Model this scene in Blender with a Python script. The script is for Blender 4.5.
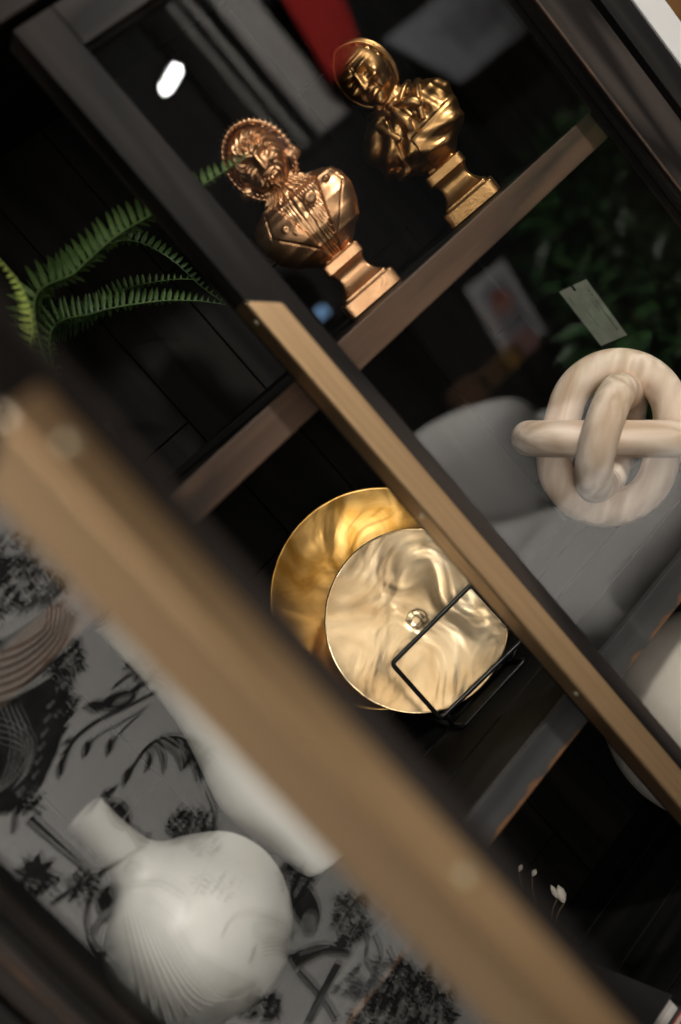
import bpy, bmesh, math, random
from mathutils import Vector, Matrix, noise
random.seed(7)
scene = bpy.context.scene
COL = scene.collection
for o in list(bpy.data.objects):
    bpy.data.objects.remove(o)

# ------------------------------------------------------------------ camera, world, lights, exposure
FPX, CX, CY = 1094.0, 340.5, 512.0
YAW, PIT, ROL = math.radians(22.075), math.radians(9.476), math.radians(41.267)
CAM = Vector((0, -1, 0))
_f = Vector((math.sin(YAW) * math.cos(PIT), math.cos(YAW) * math.cos(PIT), -math.sin(PIT)))
_r = _f.cross(Vector((0, 0, 1))).normalized()
_d = _f.cross(_r)
RGT = math.cos(ROL) * _r + math.sin(ROL) * _d
DWN = -math.sin(ROL) * _r + math.cos(ROL) * _d
FWD = _f
cd = bpy.data.cameras.new('camera')
cam = bpy.data.objects.new('camera', cd)
COL.objects.link(cam)
cam.matrix_world = Matrix(((RGT.x, -DWN.x, -FWD.x, CAM.x), (RGT.y, -DWN.y, -FWD.y, CAM.y),
                           (RGT.z, -DWN.z, -FWD.z, CAM.z), (0, 0, 0, 1)))
cd.sensor_fit = 'AUTO'
cd.sensor_width = 36
cd.lens = 36 * FPX / 1024
cd.clip_start = 0.02
cd.dof.use_dof = True
cd.dof.focus_distance = 1.43
cd.dof.aperture_fstop = 1.8
scene.camera = cam

w = bpy.data.worlds.new('world')
scene.world = w
w.use_nodes = True
w.node_tree.nodes['Background'].inputs[0].default_value = (0.75, 0.85, 1, 1)
w.node_tree.nodes['Background'].inputs[1].default_value = 0.03
scene.view_settings.view_transform = 'Standard'
scene.view_settings.look = 'None'
scene.view_settings.gamma = 1
scene.view_settings.exposure = 0.0
scene.view_settings.use_curve_mapping = False
scene.cycles.use_denoising = True
scene.cycles.max_bounces = 8
scene.cycles.caustics_reflective = False
scene.cycles.caustics_refractive = False
scene.cycles.sample_clamp_indirect = 6


def area(name, loc, target, sx, sy, power, color=(1, 1, 1)):
    l = bpy.data.lights.new(name, 'AREA')
    l.shape = 'RECTANGLE'
    l.size, l.size_y, l.energy, l.color = sx, sy, power, color
    o = bpy.data.objects.new(name, l)
    COL.objects.link(o)
    o.location = loc
    o.rotation_euler = (Vector(target) - Vector(loc)).to_track_quat('-Z', 'Y').to_euler()
    return o


def spot(name, loc, target, power, angle, color=(1, 1, 1), size=0.06, blend=0.5):
    l = bpy.data.lights.new(name, 'SPOT')
    l.energy, l.color, l.spot_size, l.spot_blend, l.shadow_soft_size = power, color, math.radians(angle), blend, size
    o = bpy.data.objects.new(name, l)
    COL.objects.link(o)
    o.location = loc
    o.rotation_euler = (Vector(target) - Vector(loc)).to_track_quat('-Z', 'Y').to_euler()
    return o


area('ceiling_fill', (0.5, -1.9, 1.66), (0.5, -1.6, -1), 2.6, 1.5, 30, (1, 0.95, 0.88))  # unseen soft light, added so the bust tops mirror something bright
area('front_fill', (-1.85, -4.26, 0.6), (-1.85, 0, 0.6), 1.4, 1.6, 82, (1, 0.97, 0.93))  # invented source behind the viewer, for gleams on plates and busts
spot('cabinet_fill', (2.1, -2.3, 1.55), (0.88, 0.15, -0.2), 340, 27, (1, 0.96, 0.9), 0.12, 0.9)  # unseen light added from the right, cone narrowed to keep the vase dim
spot('sofa_fill', (1.35, -1.8, 1.65), (1.62, -1.9, -1.0), 1050, 50, (1, 0.96, 0.9), 0.1)  # added only to brighten the sofa in the door's reflection
spot('screen_fill', (-0.2, -0.95, 1.65), (-0.45, 0.0, -0.45), 240, 40, (1, 0.96, 0.92), 0.1)  # put in to brighten the printed cloth; steep, so the shelf shields the vase
spot('wall_fill', (3.3, -2.2, 1.6), (3.4, -4.2, 0.5), 260, 80, (1, 0.96, 0.92), 0.1)  # unseen, added to lift the pillar and banner in the glass
spot('display_fill', (2.3, -1.5, 1.6), (2.95, -2.95, -0.6), 330, 52, (1, 0.96, 0.92), 0.1)  # extra light added for the framed picture and the plants
spot('pale_wall_fill', (0.3, -2.9, 1.6), (0.5, -4.3, 0.3), 205, 105, (1, 0.94, 0.86), 0.1)  # added to light the pale wall that the plates mirror

# ------------------------------------------------------------------ pixel helpers (a pixel and a depth plane give a place)
def ray(u, v):
    return RGT * ((u - CX) / FPX) + DWN * ((v - CY) / FPX) + FWD


def at_y(u, v, y):
    d = ray(u, v)
    return CAM + d * ((y - CAM.y) / d.y)


# left door: hinge line, swing angle
HINGE = Vector((-0.112, 0, 0))
SWING = math.radians(68.45)
DE = Vector((math.cos(SWING), -math.sin(SWING), 0))
DN = Vector((math.sin(SWING), math.cos(SWING), 0))
GLASS_Y = 0.018


def mir_left(p):
    d = (p - HINGE).dot(DN) - GLASS_Y
    return p - 2 * d * DN


def mir_right(p):
    return Vector((p.x, 2 * GLASS_Y - p.y, p.z))


def virt(u, v, y):
    return mir_right(at_y(u, v, y))


# ------------------------------------------------------------------ object helpers
def tag(o, label=None, cat=None, group=None, kind=None):
    if label: o['label'] = label
    if cat: o['category'] = cat
    if group: o['group'] = group
    if kind: o['kind'] = kind
    return o


def empty(name, loc, label, cat, group=None, rz=0):
    o = bpy.data.objects.new(name, None)
    COL.objects.link(o)
    o.empty_display_size = 0.02
    o.location = loc
    o.rotation_euler = (0, 0, rz)
    return tag(o, label, cat, group)


def link_mesh(name, me, m, parent=None, smooth=False, bevel=0, seg=2):
    o = bpy.data.objects.new(name, me)
    COL.objects.link(o)
    ms = m if isinstance(m, (list, tuple)) else [m]
    for x in ms:
        me.materials.append(x)
    if smooth:
        for p in me.polygons:
            p.use_smooth = True
    if parent is not None:
        o.parent = parent
    if bevel:
        b = o.modifiers.new('bevel', 'BEVEL')
        b.width = bevel
        b.segments = seg
        b.limit_method = 'ANGLE'
    return o


def obj(name, bm, m, parent=None, smooth=False, bevel=0, seg=2, recalc=True):
    if recalc:
        bmesh.ops.recalc_face_normals(bm, faces=bm.faces)
    me = bpy.data.meshes.new(name)
    bm.to_mesh(me)
    bm.free()
    return link_mesh(name, me, m, parent, smooth, bevel, seg)


def BM():
    return bmesh.new()


def add_box(bm, lo, hi, M=None, mi=0):
    vs = []
    for x in (lo[0], hi[0]):
        for y in (lo[1], hi[1]):
            for z in (lo[2], hi[2]):
                p = Vector((x, y, z))
                vs.append(bm.verts.new(M @ p if M else p))
    fs = [(0, 1, 3, 2), (4, 6, 7, 5), (0, 4, 5, 1), (2, 3, 7, 6), (0, 2, 6, 4), (1, 5, 7, 3)]
    for f in fs:
        fc = bm.faces.new([vs[i] for i in f])
        fc.material_index = mi


def add_grid(bm, rows, closed_u=True, cap0=True, cap1=True, mi=0):
    """rows: list of rings (lists of Vectors)"""
    R = [[bm.verts.new(p) for p in r] for r in rows]
    n = len(rows[0])
    for a, b in zip(R[:-1], R[1:]):
        for i in range(n if closed_u else n - 1):
            j = (i + 1) % n
            f = bm.faces.new((a[i], a[j], b[j], b[i]))
            f.material_index = mi
    if closed_u and cap0:
        bm.faces.new(R[0]).material_index = mi
    if closed_u and cap1:
        bm.faces.new(R[-1][::-1]).material_index = mi


def add_lathe(bm, prof, n=64, M=None, cap0=True, cap1=True, mi=0):
    rows = []
    for r, z in prof:
        ring = []
        for i in range(n):
            a = 2 * math.pi * i / n
            p = Vector((r * math.cos(a), r * math.sin(a), z))
            ring.append(M @ p if M else p)
        rows.append(ring)
    add_grid(bm, rows, True, cap0, cap1, mi)


def cr(pts, n=8, closed=False):
    P = [Vector(p) for p in pts]
    out = []
    m = len(P)
    rng = range(m) if closed else range(m - 1)
    for i in rng:
        if closed:
            a, b, c, d = P[i - 1], P[i], P[(i + 1) % m], P[(i + 2) % m]
        else:
            a, b, c, d = P[max(i - 1, 0)], P[i], P[i + 1], P[min(i + 2, m - 1)]
        for k in range(n):
            t = k / n
            out.append(0.5 * ((2 * b) + (c - a) * t + (2 * a - 5 * b + 4 * c - d) * t * t + (3 * b - a - 3 * c + d) * t ** 3))
    if not closed:
        out.append(P[-1].copy())
    return out


def add_tube(bm, pts, r, n=12, closed=False, mi=0, M=None):
    P = [Vector(p) for p in pts]
    m = len(P)
    rf = r if callable(r) else (lambda t: r)
    tang = []
    for i in range(m):
        if closed:
            t = P[(i + 1) % m] - P[i - 1]
        else:
            t = P[min(i + 1, m - 1)] - P[max(i - 1, 0)]
        tang.append(t.normalized())
    up = Vector((0, 0, 1))
    if abs(tang[0].dot(up)) > 0.9:
        up = Vector((1, 0, 0))
    nrm = (up - tang[0] * up.dot(tang[0])).normalized()
    rows = []
    for i in range(m):
        nrm = (nrm - tang[i] * nrm.dot(tang[i])).normalized()
        bn = tang[i].cross(nrm)
        rr = rf(i / max(m - 1, 1))
        ring = []
        for k in range(n):
            a = 2 * math.pi * k / n
            p = P[i] + (nrm * math.cos(a) + bn * math.sin(a)) * rr
            ring.append(M @ p if M else p)
        rows.append(ring)
    if closed:
        # align the twist by closing to the nearest vertex
        best = min(range(n), key=lambda s: (rows[0][s] - rows[-1][0]).length)
        R = [[bm.verts.new(p) for p in rw] for rw in rows]
        for i in range(m):
            a, b = R[i], R[(i + 1) % m]
            sh = best if i == m - 1 else 0
            for k in range(n):
                bm.faces.new((a[k], a[(k + 1) % n], b[(k + 1 + sh) % n], b[(k + sh) % n])).material_index = mi
    else:
        add_grid(bm, rows, True, True, True, mi)


def add_soft_box(bm, c, s, r, M=None, seg=5, puff=0.0):
    """rounded box with optional puffed faces"""
    b2 = bmesh.new()
    add_box(b2, (-s[0] / 2, -s[1] / 2, -s[2] / 2), (s[0] / 2, s[1] / 2, s[2] / 2))
    bmesh.ops.recalc_face_normals(b2, faces=b2.faces)
    bmesh.ops.bevel(b2, geom=b2.edges[:], offset=r, segments=seg, affect='EDGES', profile=0.5)
    if puff:
        bmesh.ops.subdivide_edges(b2, edges=b2.edges[:], cuts=3, use_grid_fill=True)
        for v in b2.verts:
            x, y, z = (v.co.x / s[0] * 2, v.co.y / s[1] * 2, v.co.z / s[2] * 2)
            v.co.z += puff * z * max(0, 1 - x * x) * max(0, 1 - y * y)
            v.co.y += puff * y * max(0, 1 - x * x) * max(0, 1 - z * z)
    T = Matrix.Translation(Vector(c))
    if M: T = M @ T
    mp = {}
    for v in b2.verts:
        mp[v.index] = bm.verts.new(T @ v.co)
    b2.verts.index_update()
    mp = {v.index: n for v, n in zip(b2.verts, list(mp.values()))}
    for f in b2.faces:
        bm.faces.new([mp[v.index] for v in f.verts])
    b2.free()


# ------------------------------------------------------------------ materials
def new_mat(name):
    m = bpy.data.materials.new(name)
    m.use_nodes = True
    nt = m.node_tree
    return m, nt, nt.nodes['Principled BSDF']


def simple(name, c, rough=0.5, metal=0.0, noise_scale=0, c2=None, bump=0.0, bscale=None, stretch=None, spec=None, detail=4):
    m, nt, b = new_mat(name)
    b.inputs['Base Color'].default_value = (*c, 1)
    b.inputs['Roughness'].default_value = rough
    b.inputs['Metallic'].default_value = metal
    if spec is not None:
        b.inputs['Specular IOR Level'].default_value = spec
    tc = nt.nodes.new('ShaderNodeTexCoord')
    mp = nt.nodes.new('ShaderNodeMapping')
    nt.links.new(tc.outputs['Object'], mp.inputs[0])
    if stretch:
        mp.inputs['Scale'].default_value = stretch
    if c2:
        n = nt.nodes.new('ShaderNodeTexNoise')
        n.inputs['Scale'].default_value = noise_scale
        n.inputs['Detail'].default_value = detail
        nt.links.new(mp.outputs[0], n.inputs['Vector'])
        r = nt.nodes.new('ShaderNodeValToRGB')
        r.color_ramp.elements[0].position = 0.35
        r.color_ramp.elements[1].position = 0.68
        r.color_ramp.elements[0].color = (*c, 1)
        r.color_ramp.elements[1].color = (*c2, 1)
        nt.links.new(n.outputs['Fac'], r.inputs[0])
        nt.links.new(r.outputs[0], b.inputs['Base Color'])
    if bump:
        n2 = nt.nodes.new('ShaderNodeTexNoise')
        n2.inputs['Scale'].default_value = bscale or noise_scale
        n2.inputs['Detail'].default_value = detail
        nt.links.new(mp.outputs[0], n2.inputs['Vector'])
        bp = nt.nodes.new('ShaderNodeBump')
        bp.inputs['Strength'].default_value = 1
        bp.inputs['Distance'].default_value = bump
        nt.links.new(n2.outputs['Fac'], bp.inputs['Height'])
        nt.links.new(bp.outputs[0], b.inputs['Normal'])
    return m


def wood(name, c1, c2, axis, rough=0.45, wear=None, wear_z=None, scale=1.0, ring=0.5, spec=0.16):
    """grain along axis; optional worn brown band below a height in object space"""
    m, nt, b = new_mat(name)
    N, L = nt.nodes, nt.links
    tc = N.new('ShaderNodeTexCoord')
    mp = N.new('ShaderNodeMapping')
    sc = [26 * scale] * 3
    sc[axis] = 1.6 * scale
    mp.inputs['Scale'].default_value = sc
    L.new(tc.outputs['Object'], mp.inputs[0])
    n1 = N.new('ShaderNodeTexNoise')
    n1.inputs['Scale'].default_value = 2.0
    n1.inputs['Detail'].default_value = 6
    n1.inputs['Distortion'].default_value = 0.6
    L.new(mp.outputs[0], n1.inputs['Vector'])
    mp2 = N.new('ShaderNodeMapping')
    s2 = [9 * scale] * 3
    s2[axis] = 1.1 * scale
    mp2.inputs['Scale'].default_value = s2
    L.new(tc.outputs['Object'], mp2.inputs[0])
    n2 = N.new('ShaderNodeTexNoise')
    n2.inputs['Scale'].default_value = 1.3
    n2.inputs['Detail'].default_value = 2
    L.new(mp2.outputs[0], n2.inputs['Vector'])
    mul = N.new('ShaderNodeMath'); mul.operation = 'MULTIPLY'; mul.inputs[1].default_value = 9
    L.new(n2.outputs['Fac'], mul.inputs[0])
    fr = N.new('ShaderNodeMath'); fr.operation = 'PINGPONG'; fr.inputs[1].default_value = 1
    L.new(mul.outputs[0], fr.inputs[0])
    mx = N.new('ShaderNodeMix'); mx.data_type = 'FLOAT'; mx.inputs['Factor'].default_value = ring
    L.new(n1.outputs['Fac'], mx.inputs[2]); L.new(fr.outputs[0], mx.inputs[3])
    r = N.new('ShaderNodeValToRGB')
    r.color_ramp.elements[0].position = 0.28
    r.color_ramp.elements[1].position = 0.74
    r.color_ramp.elements[0].color = (*c1, 1)
    r.color_ramp.elements[1].color = (*c2, 1)
    L.new(mx.outputs[0], r.inputs[0])
    out = r.outputs[0]
    if wear:
        sep = N.new('ShaderNodeSeparateXYZ')
        L.new(tc.outputs['Object'], sep.inputs[0])
        n3 = N.new('ShaderNodeTexNoise'); n3.inputs['Scale'].default_value = 34; n3.inputs['Detail'].default_value = 5
        L.new(tc.outputs['Object'], n3.inputs['Vector'])
        mr = N.new('ShaderNodeMapRange')
        mr.inputs['From Min'].default_value = wear_z + 0.014
        mr.inputs['From Max'].default_value = wear_z - 0.001
        mr.inputs['To Min'].default_value = 0
        mr.inputs['To Max'].default_value = 0.55
        L.new(sep.outputs['Z'], mr.inputs['Value'])
        ad = N.new('ShaderNodeMath'); ad.operation = 'ADD'
        L.new(n3.outputs['Fac'], ad.inputs[0]); L.new(mr.outputs[0], ad.inputs[1])
        rr = N.new('ShaderNodeValToRGB')
        rr.color_ramp.elements[0].position = 0.86
        rr.color_ramp.elements[1].position = 1.02
        L.new(ad.outputs[0], rr.inputs[0])
        mc = N.new('ShaderNodeMix'); mc.data_type = 'RGBA'
        L.new(rr.outputs[0], mc.inputs['Factor'])
        L.new(out, mc.inputs[6]); mc.inputs[7].default_value = (*wear, 1)
        out = mc.outputs[2]
    L.new(out, b.inputs['Base Color'])
    b.inputs['Roughness'].default_value = rough
    b.inputs['Specular IOR Level'].default_value = spec
    bp = N.new('ShaderNodeBump'); bp.inputs['Distance'].default_value = 0.0004; bp.inputs['Strength'].default_value = 0.6
    L.new(mx.outputs[0], bp.inputs['Height']); L.new(bp.outputs[0], b.inputs['Normal'])
    return m


def glass_mat(name, ior, tint):
    m = bpy.data.materials.new(name)
    m.use_nodes = True
    nt = m.node_tree
    nt.nodes.remove(nt.nodes['Principled BSDF'])
    out = nt.nodes['Material Output']
    tr = nt.nodes.new('ShaderNodeBsdfTransparent'); tr.inputs[0].default_value = (*tint, 1)
    gl = nt.nodes.new('ShaderNodeBsdfGlossy'); gl.inputs['Roughness'].default_value = 0.0
    fr = nt.nodes.new('ShaderNodeFresnel'); fr.inputs[0].default_value = ior
    mx = nt.nodes.new('ShaderNodeMixShader')
    geo = nt.nodes.new('ShaderNodeNewGeometry')
    # the pane is a thin sheet: both faces reflect like the outer face of the glass
    sw = nt.nodes.new('ShaderNodeMix'); sw.data_type = 'FLOAT'
    sw.inputs[2].default_value = ior
    sw.inputs[3].default_value = 1 / ior
    nt.links.new(geo.outputs['Backfacing'], sw.inputs['Factor'])
    nt.links.new(sw.outputs[0], fr.inputs[0])
    nt.links.new(fr.outputs[0], mx.inputs[0])
    nt.links.new(tr.outputs[0], mx.inputs[1])
    nt.links.new(gl.outputs[0], mx.inputs[2])
    nt.links.new(mx.outputs[0], out.inputs[0])
    return m


def emit(name, c, s):
    m, nt, b = new_mat(name)
    b.inputs['Base Color'].default_value = (0, 0, 0, 1)
    b.inputs['Emission Color'].default_value = (*c, 1)
    b.inputs['Emission Strength'].default_value = s
    return m


DK1, DK2 = (0.0065, 0.0052, 0.0048), (0.029, 0.022, 0.0185)
M_wood_v = wood('dark_wood_vertical', DK1, (0.036, 0.0285, 0.0245), 2, 0.45, ring=0.62)
M_wood_h = wood('dark_wood_horizontal', DK1, (0.036, 0.0285, 0.0245), 0, 0.45, ring=0.62)
M_case = wood('dark_case_wood', (0.004, 0.0037, 0.0035), (0.011, 0.010, 0.009), 2, 0.55, spec=0.15)
M_back = wood('black_stained_planks', (0.0022, 0.002, 0.0019), (0.0095, 0.0078, 0.0068), 2, 0.7, spec=0.12)
M_shelf_bt = wood('black_shelf_wood', (0.003, 0.003, 0.003), (0.009, 0.009, 0.009), 0, 0.6, spec=0.12)
M_bead = simple('worn_brown_bead', (0.02, 0.012, 0.008), 0.5, 0, 30, (0.065, 0.033, 0.017))
M_glass = glass_mat('door_glass', 1.62, (0.99, 0.99, 0.98))
M_bronze = simple('brushed_bronze', (0.45, 0.295, 0.16), 0.46, 1.0, 4, (0.52, 0.35, 0.195), 0.0002, 3, (60, 60, 1.5))
M_bevel = simple('polished_bronze_edge', (0.88, 0.76, 0.60), 0.06, 1.0)
M_screw = simple('brass_screw', (0.86, 0.80, 0.58), 0.4, 1.0)

# ------------------------------------------------------------------ setting: the shop
FL, CE = -1.5, 1.7
XL, XR, YB, YF = -2.8, 5.2, 0.5, -4.3
M_floor = simple('dark_concrete_floor', (0.06, 0.057, 0.053), 0.45, 0, 3, (0.1, 0.096, 0.09))
M_wall = simple('charcoal_plaster', (0.012, 0.012, 0.013), 0.8, 0, 5, (0.02, 0.02, 0.021))
M_wallf = simple('black_shop_wall', (0.012, 0.012, 0.013), 0.8, 0, 5, (0.02, 0.02, 0.021))
M_ceil = simple('black_ceiling', (0.01, 0.01, 0.011), 0.9, 0, 5, (0.015, 0.015, 0.016))
M_white = simple('matte_white_lacquer', (0.5, 0.49, 0.48), 0.5, 0, 8, (0.46, 0.45, 0.44))


def slab(name, lo, hi, m):
    bm = BM(); add_box(bm, lo, hi)
    return tag(obj(name, bm, m), kind='structure')


slab('floor', (XL - .1, YF - .1, FL - .1), (XR + .1, YB + .1, FL), M_floor)
slab('ceiling', (XL - .1, YF - .1, CE), (XR + .1, YB + .1, CE + .1), M_ceil)
slab('wall_back', (XL, YB, FL), (XR, YB + .1, CE), M_wall)
slab('wall_left', (XL - .1, YF, FL), (XL, YB, CE), simple('warm_grey_wall', (0.3, 0.28, 0.26), 0.8, 0, 5, (0.36, 0.34, 0.32)))
slab('wall_right', (XR, YF, FL), (XR + .1, YB, CE), M_wall)
slab('wall_front', (1.9, YF - .1, FL), (XR, YF, CE), M_wallf)
slab('wall_front_pale', (XL, YF - .1, FL), (1.9, YF, CE), simple('pale_cream_plaster', (0.62, 0.56, 0.48), 0.85, 0, 4, (0.68, 0.62, 0.54)))

bm = BM()
for lo, hi in (((-2.61, YF, -0.27), (-2.55, YF + .07, 1.47)), ((-1.15, YF, -0.27), (-1.09, YF + .07, 1.47)), ((-2.55, YF, 1.41), (-1.15, YF + .07, 1.47)),
               ((-2.55, YF, -0.27), (-1.15, YF + .07, -0.21)), ((-1.865, YF + .045, -0.21), (-1.835, YF + .07, 1.41)), ((-2.55, YF + .045, 0.60), (-1.15, YF + .07, 0.63))):
    add_box(bm, lo, hi)
tag(obj('fill_frame_1', bm, M_white, bevel=0.004), kind='structure')  # invented frame round the added front light

# ------------------------------------------------------------------ the cabinet
CABB = -1.5
SY = 0.046                     # front of the shelves
BACK = 0.43
XA, XB = -0.09, 1.035          # inside faces of the side panels
cab = empty('display_cabinet', (0.48, 0.2, FL), 'tall dark wooden display cabinet with glass doors and bronze handles', 'cabinet')
CABLOC = Vector((0.48, 0.2, FL))


def cpart(name, bm, m, **k):
    for v in bm.verts:
        v.co -= CABLOC
    return obj(name, bm, m, cab, **k)


def cbox(name, lo, hi, m, bevel=0.0015):
    bm = BM(); add_box(bm, lo, hi)
    return cpart(name, bm, m, bevel=bevel)


cbox('corner_post', (1.097, 0, FL), (1.137, 0.05, 0.43), M_case)  # darker wood than the doors: shade on the frame is put into the colour
cbox('corner_post', (-0.165, 0, FL), (-0.118, 0.05, 0.43), M_case)
cbox('side_panel', (XB, 0.05, FL + .1), (1.137, BACK, 0.42), M_case)
cbox('side_panel', (-0.165, 0.05, FL + .1), (XA, BACK, 0.42), M_case)
cbox('top_rail', (-0.118, 0, 0.379), (1.097, 0.05, 0.43), M_wood_h)
cbox('top_board', (XA, 0.05, 0.40), (XB, BACK, 0.425), M_case)
cbox('plinth', (-0.118, 0.03, FL), (1.097, 0.07, FL + 0.12), M_case)
# plank back
bm = BM()
x = XA
k = 0
random.seed(3)
while x < XB - 0.01:
    wd = 0.118
    x1 = min(x + wd, XB)
    z = FL + .1
    cuts = sorted([-1.1 + 0.27 * (k % 3), -0.55 + 0.21 * ((k * 2) % 5) * 0.5, -0.02 + 0.17 * ((k * 3) % 4) * 0.5])
    for zc in cuts + [0.42]:
        add_box(bm, (x + 0.0012, BACK - random.random() * 0.0015, z + 0.001), (x1 - 0.0012, BACK + 0.018, zc - 0.001))
        z = zc
    x = x1
    k += 1
add_box(bm, (XA, BACK + 0.012, FL + .1), (XB, BACK + 0.02, 0.42))
cpart('back_panel', bm, M_back, bevel=0.001)


M_edge_lo = wood('worn_charcoal_edge', (0.030, 0.0305, 0.032), (0.060, 0.059, 0.059), 0, 0.45, (0.17, 0.085, 0.04), 0, ring=0.25)
M_edge_up = wood('worn_brown_edge', (0.034, 0.024, 0.019), (0.11, 0.066, 0.043), 0, 0.42, ring=0.3)


def shelf(zt, th, m, m_edge, lab=None):
    bm = BM()
    edges = [SY + 0.011, 0.148, 0.248, 0.348, BACK - 0.004]
    for k, (a, b) in enumerate(zip(edges[:-1], edges[1:])):
        add_box(bm, (XA, a + (0 if k == 0 else 0.0012), zt - th), (XB, b - 0.0012, zt))
    o = cpart('shelf', bm, m, bevel=0.001)
    bm = BM()
    add_box(bm, (XA - CABLOC.x, SY - CABLOC.y, zt - th - CABLOC.z), (XB - CABLOC.x, SY + 0.011 - CABLOC.y, zt + 0.0003 - CABLOC.z))
    e = obj('shelf_edge', bm, m_edge, o, bevel=0.0016)
    if lab: e['label'] = lab
    return o


ZU, ZL_, ZB = -0.0567, -0.518, -0.915
shelf(ZU, 0.038, M_shelf_bt, M_edge_up, 'worn brown front edge')
shelf(ZL_, 0.0385, M_shelf_bt, M_edge_lo, 'charcoal front edge chipped to rusty brown below')
shelf(ZB, 0.04, M_shelf_bt, M_case)
# the worn-edge height is measured in the part's own space
for n in M_edge_lo.node_tree.nodes:
    if n.type == 'MAP_RANGE':
        n.inputs['From Min'].default_value = ZL_ - 0.0385 - FL + 0.016
        n.inputs['From Max'].default_value = ZL_ - 0.0385 - FL - 0.001

DT, DB = 0.368, -1.32           # top, bottom of the doors
RAIL = 0.0465
TH = 0.037


def door(L, lock_at, M, hinge_st, lock_st, leaf, name):
    """door in its own frame: x along the leaf from the hinge side; outer face y=0, inner face y=TH. lock_at: 1 = handle at x=L, -1 = handle at x=0"""
    if lock_at > 0:
        a, b = hinge_st, L - lock_st
        lx, dirx = L, -1
    else:
        a, b = lock_st, L - hinge_st
        lx, dirx = 0, 1
    bm = BM()
    add_box(bm, (0, 0, DB), (a, TH, DT))
    add_box(bm, (b, 0, DB), (L, TH, DT))
    add_box(bm, (a, 0.0006, DT - RAIL), (b, TH, DT))
    add_box(bm, (a, 0.0006, DB), (b, TH, DB + 0.08))
    o = obj(name, bm, M_wood_v, cab, bevel=0.0012)
    o.matrix_local = Matrix.Translation(-CABLOC) @ M
    # rails run the other way: own mesh parts, so that the grain turns
    bm = BM()
    add_box(bm, (a + 0.0008, -0.0004, DT - RAIL), (b - 0.0008, 0.004, DT - 0.0004))
    obj('top_rail', bm, M_wood_h, o, bevel=0.0012)
    bm = BM()
    # bead round the glass
    t = 0.0045
    for (x0, x1, z0, z1) in ((a, a + t, DB + .08, DT - RAIL), (b - t, b, DB + .08, DT - RAIL), (a, b, DB + .08, DB + .08 + t), (a, b, DT - RAIL - t, DT - RAIL)):
        add_box(bm, (x0, 0.010, z0), (x1, 0.0168, z1))
        add_box(bm, (x0, 0.0202, z0), (x1, 0.027, z1))
    obj('glazing_bead', bm, M_case, o)
    hs_edge = a if lock_at > 0 else b
    bm = BM()
    if lock_at > 0:
        add_box(bm, (a - 0.003, -0.0012, DB + .06), (a, 0.003, DT - .03))
    else:
        add_box(bm, (b, -0.0012, DB + .06), (b + 0.003, 0.003, DT - .03))
    e = obj('edge_strip', bm, M_bead, o)
    e['label'] = 'thin worn brown strip along the inner edge of the frame'
    bm = BM()
    add_box(bm, (a - 0.004, 0.0169, DB + 0.074), (b + 0.004, 0.0201, DT - RAIL + 0.004))
    g = obj('glass_pane', bm, M_glass, o)
    g['label'] = 'clear reflecting glass pane'
    # angle handle: outer leaf + edge leaf, bevelled inner long edge, rounded corner
    prof = []          # (u along the face away from the lock edge, v outward); edge leaf goes to v<0
    pr = 0.0075 if lock_at > 0 else 0.005
    R = 0.005
    prof += [(leaf, -0.0005), (leaf, pr - 0.0042), (leaf - 0.0038, pr)]
    for q in range(9):
        an = math.pi / 2 + q / 8 * math.pi / 2
        prof.append((-0.0035 + R + R * math.cos(an), pr - R + R * math.sin(an)))
    ed = 0.018 if lock_at > 0 else 0.0245
    prof += [(-0.0035, -ed), (0.0003, -ed), (0.0003, -0.0003)]
    chf = 0.82 if lock_at < 0 else 0.3
    hb, ht = (-0.80, 0.0385) if lock_at < 0 else (-0.794, 0.0455)
    bm = BM()
    rows = []
    for z in (hb, ht - 0.004, ht):
        sh = 0.0035 if z == ht else 0.0
        ring = []
        for (u, v) in prof:
            uu = u; vv = v - sh if v > pr - 0.001 else v
            zz = z - chf * max(0.0, u) if z > hb else z
            ring.append(Vector((lx + dirx * uu, -vv, zz)))
        rows.append(ring)
    add_grid(bm, rows)
    for f in bm.faces:
        c = f.calc_center_median()
        u = (c.x - lx) * dirx
        if abs(u - (leaf - 0.0019)) < 0.0016 or (c.z + chf * max(0, u) > ht - 0.0035 and c.z + chf * max(0, u) < ht - 0.0003 and -c.y > pr - 0.004):
            f.material_index = 1
    h = obj('handle', bm, [M_bronze, M_bevel], o, bevel=0.0004)
    h['label'] = 'long bronze angle handle with a polished bevelled edge'
    for zs in (0.015, -0.245, -0.505, -0.765):
        bm = BM()
        T = Matrix.Translation((lx - dirx * 0.0034, 0.008, zs + (0.005 if lock_at > 0 else 0))) @ Matrix.Rotation(-dirx * math.pi / 2, 4, 'Y')
        add_lathe(bm, [(0.0001, 0.0016), (0.002, 0.0014), (0.0034, 0.0006), (0.0036, -0.0012)], 20, T)
        obj('screw', bm, M_screw, o, smooth=True)
    return o


LL = 0.588
Ml = Matrix(((DE.x, DN.x, 0, HINGE.x), (DE.y, DN.y, 0, HINGE.y), (0, 0, 1, 0), (0, 0, 0, 1)))
d1 = door(LL, 1, Ml, 0.07, 0.0505, 0.049, 'door')
d1['label'] = 'door swung open towards the viewer, large and blurred'
d2 = door(0.606, -1, Matrix.Translation((0.4785, 0, 0)), 0.07, 0.0475, 0.0305, 'door')
d2['label'] = 'closed door over the busts and the wooden knot'

# ------------------------------------------------------------------ bronze busts
def bust_metal(name, c, c2, rough):
    return simple(name, c, rough, 1.0, 40, c2, 0.00025, 260)


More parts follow.
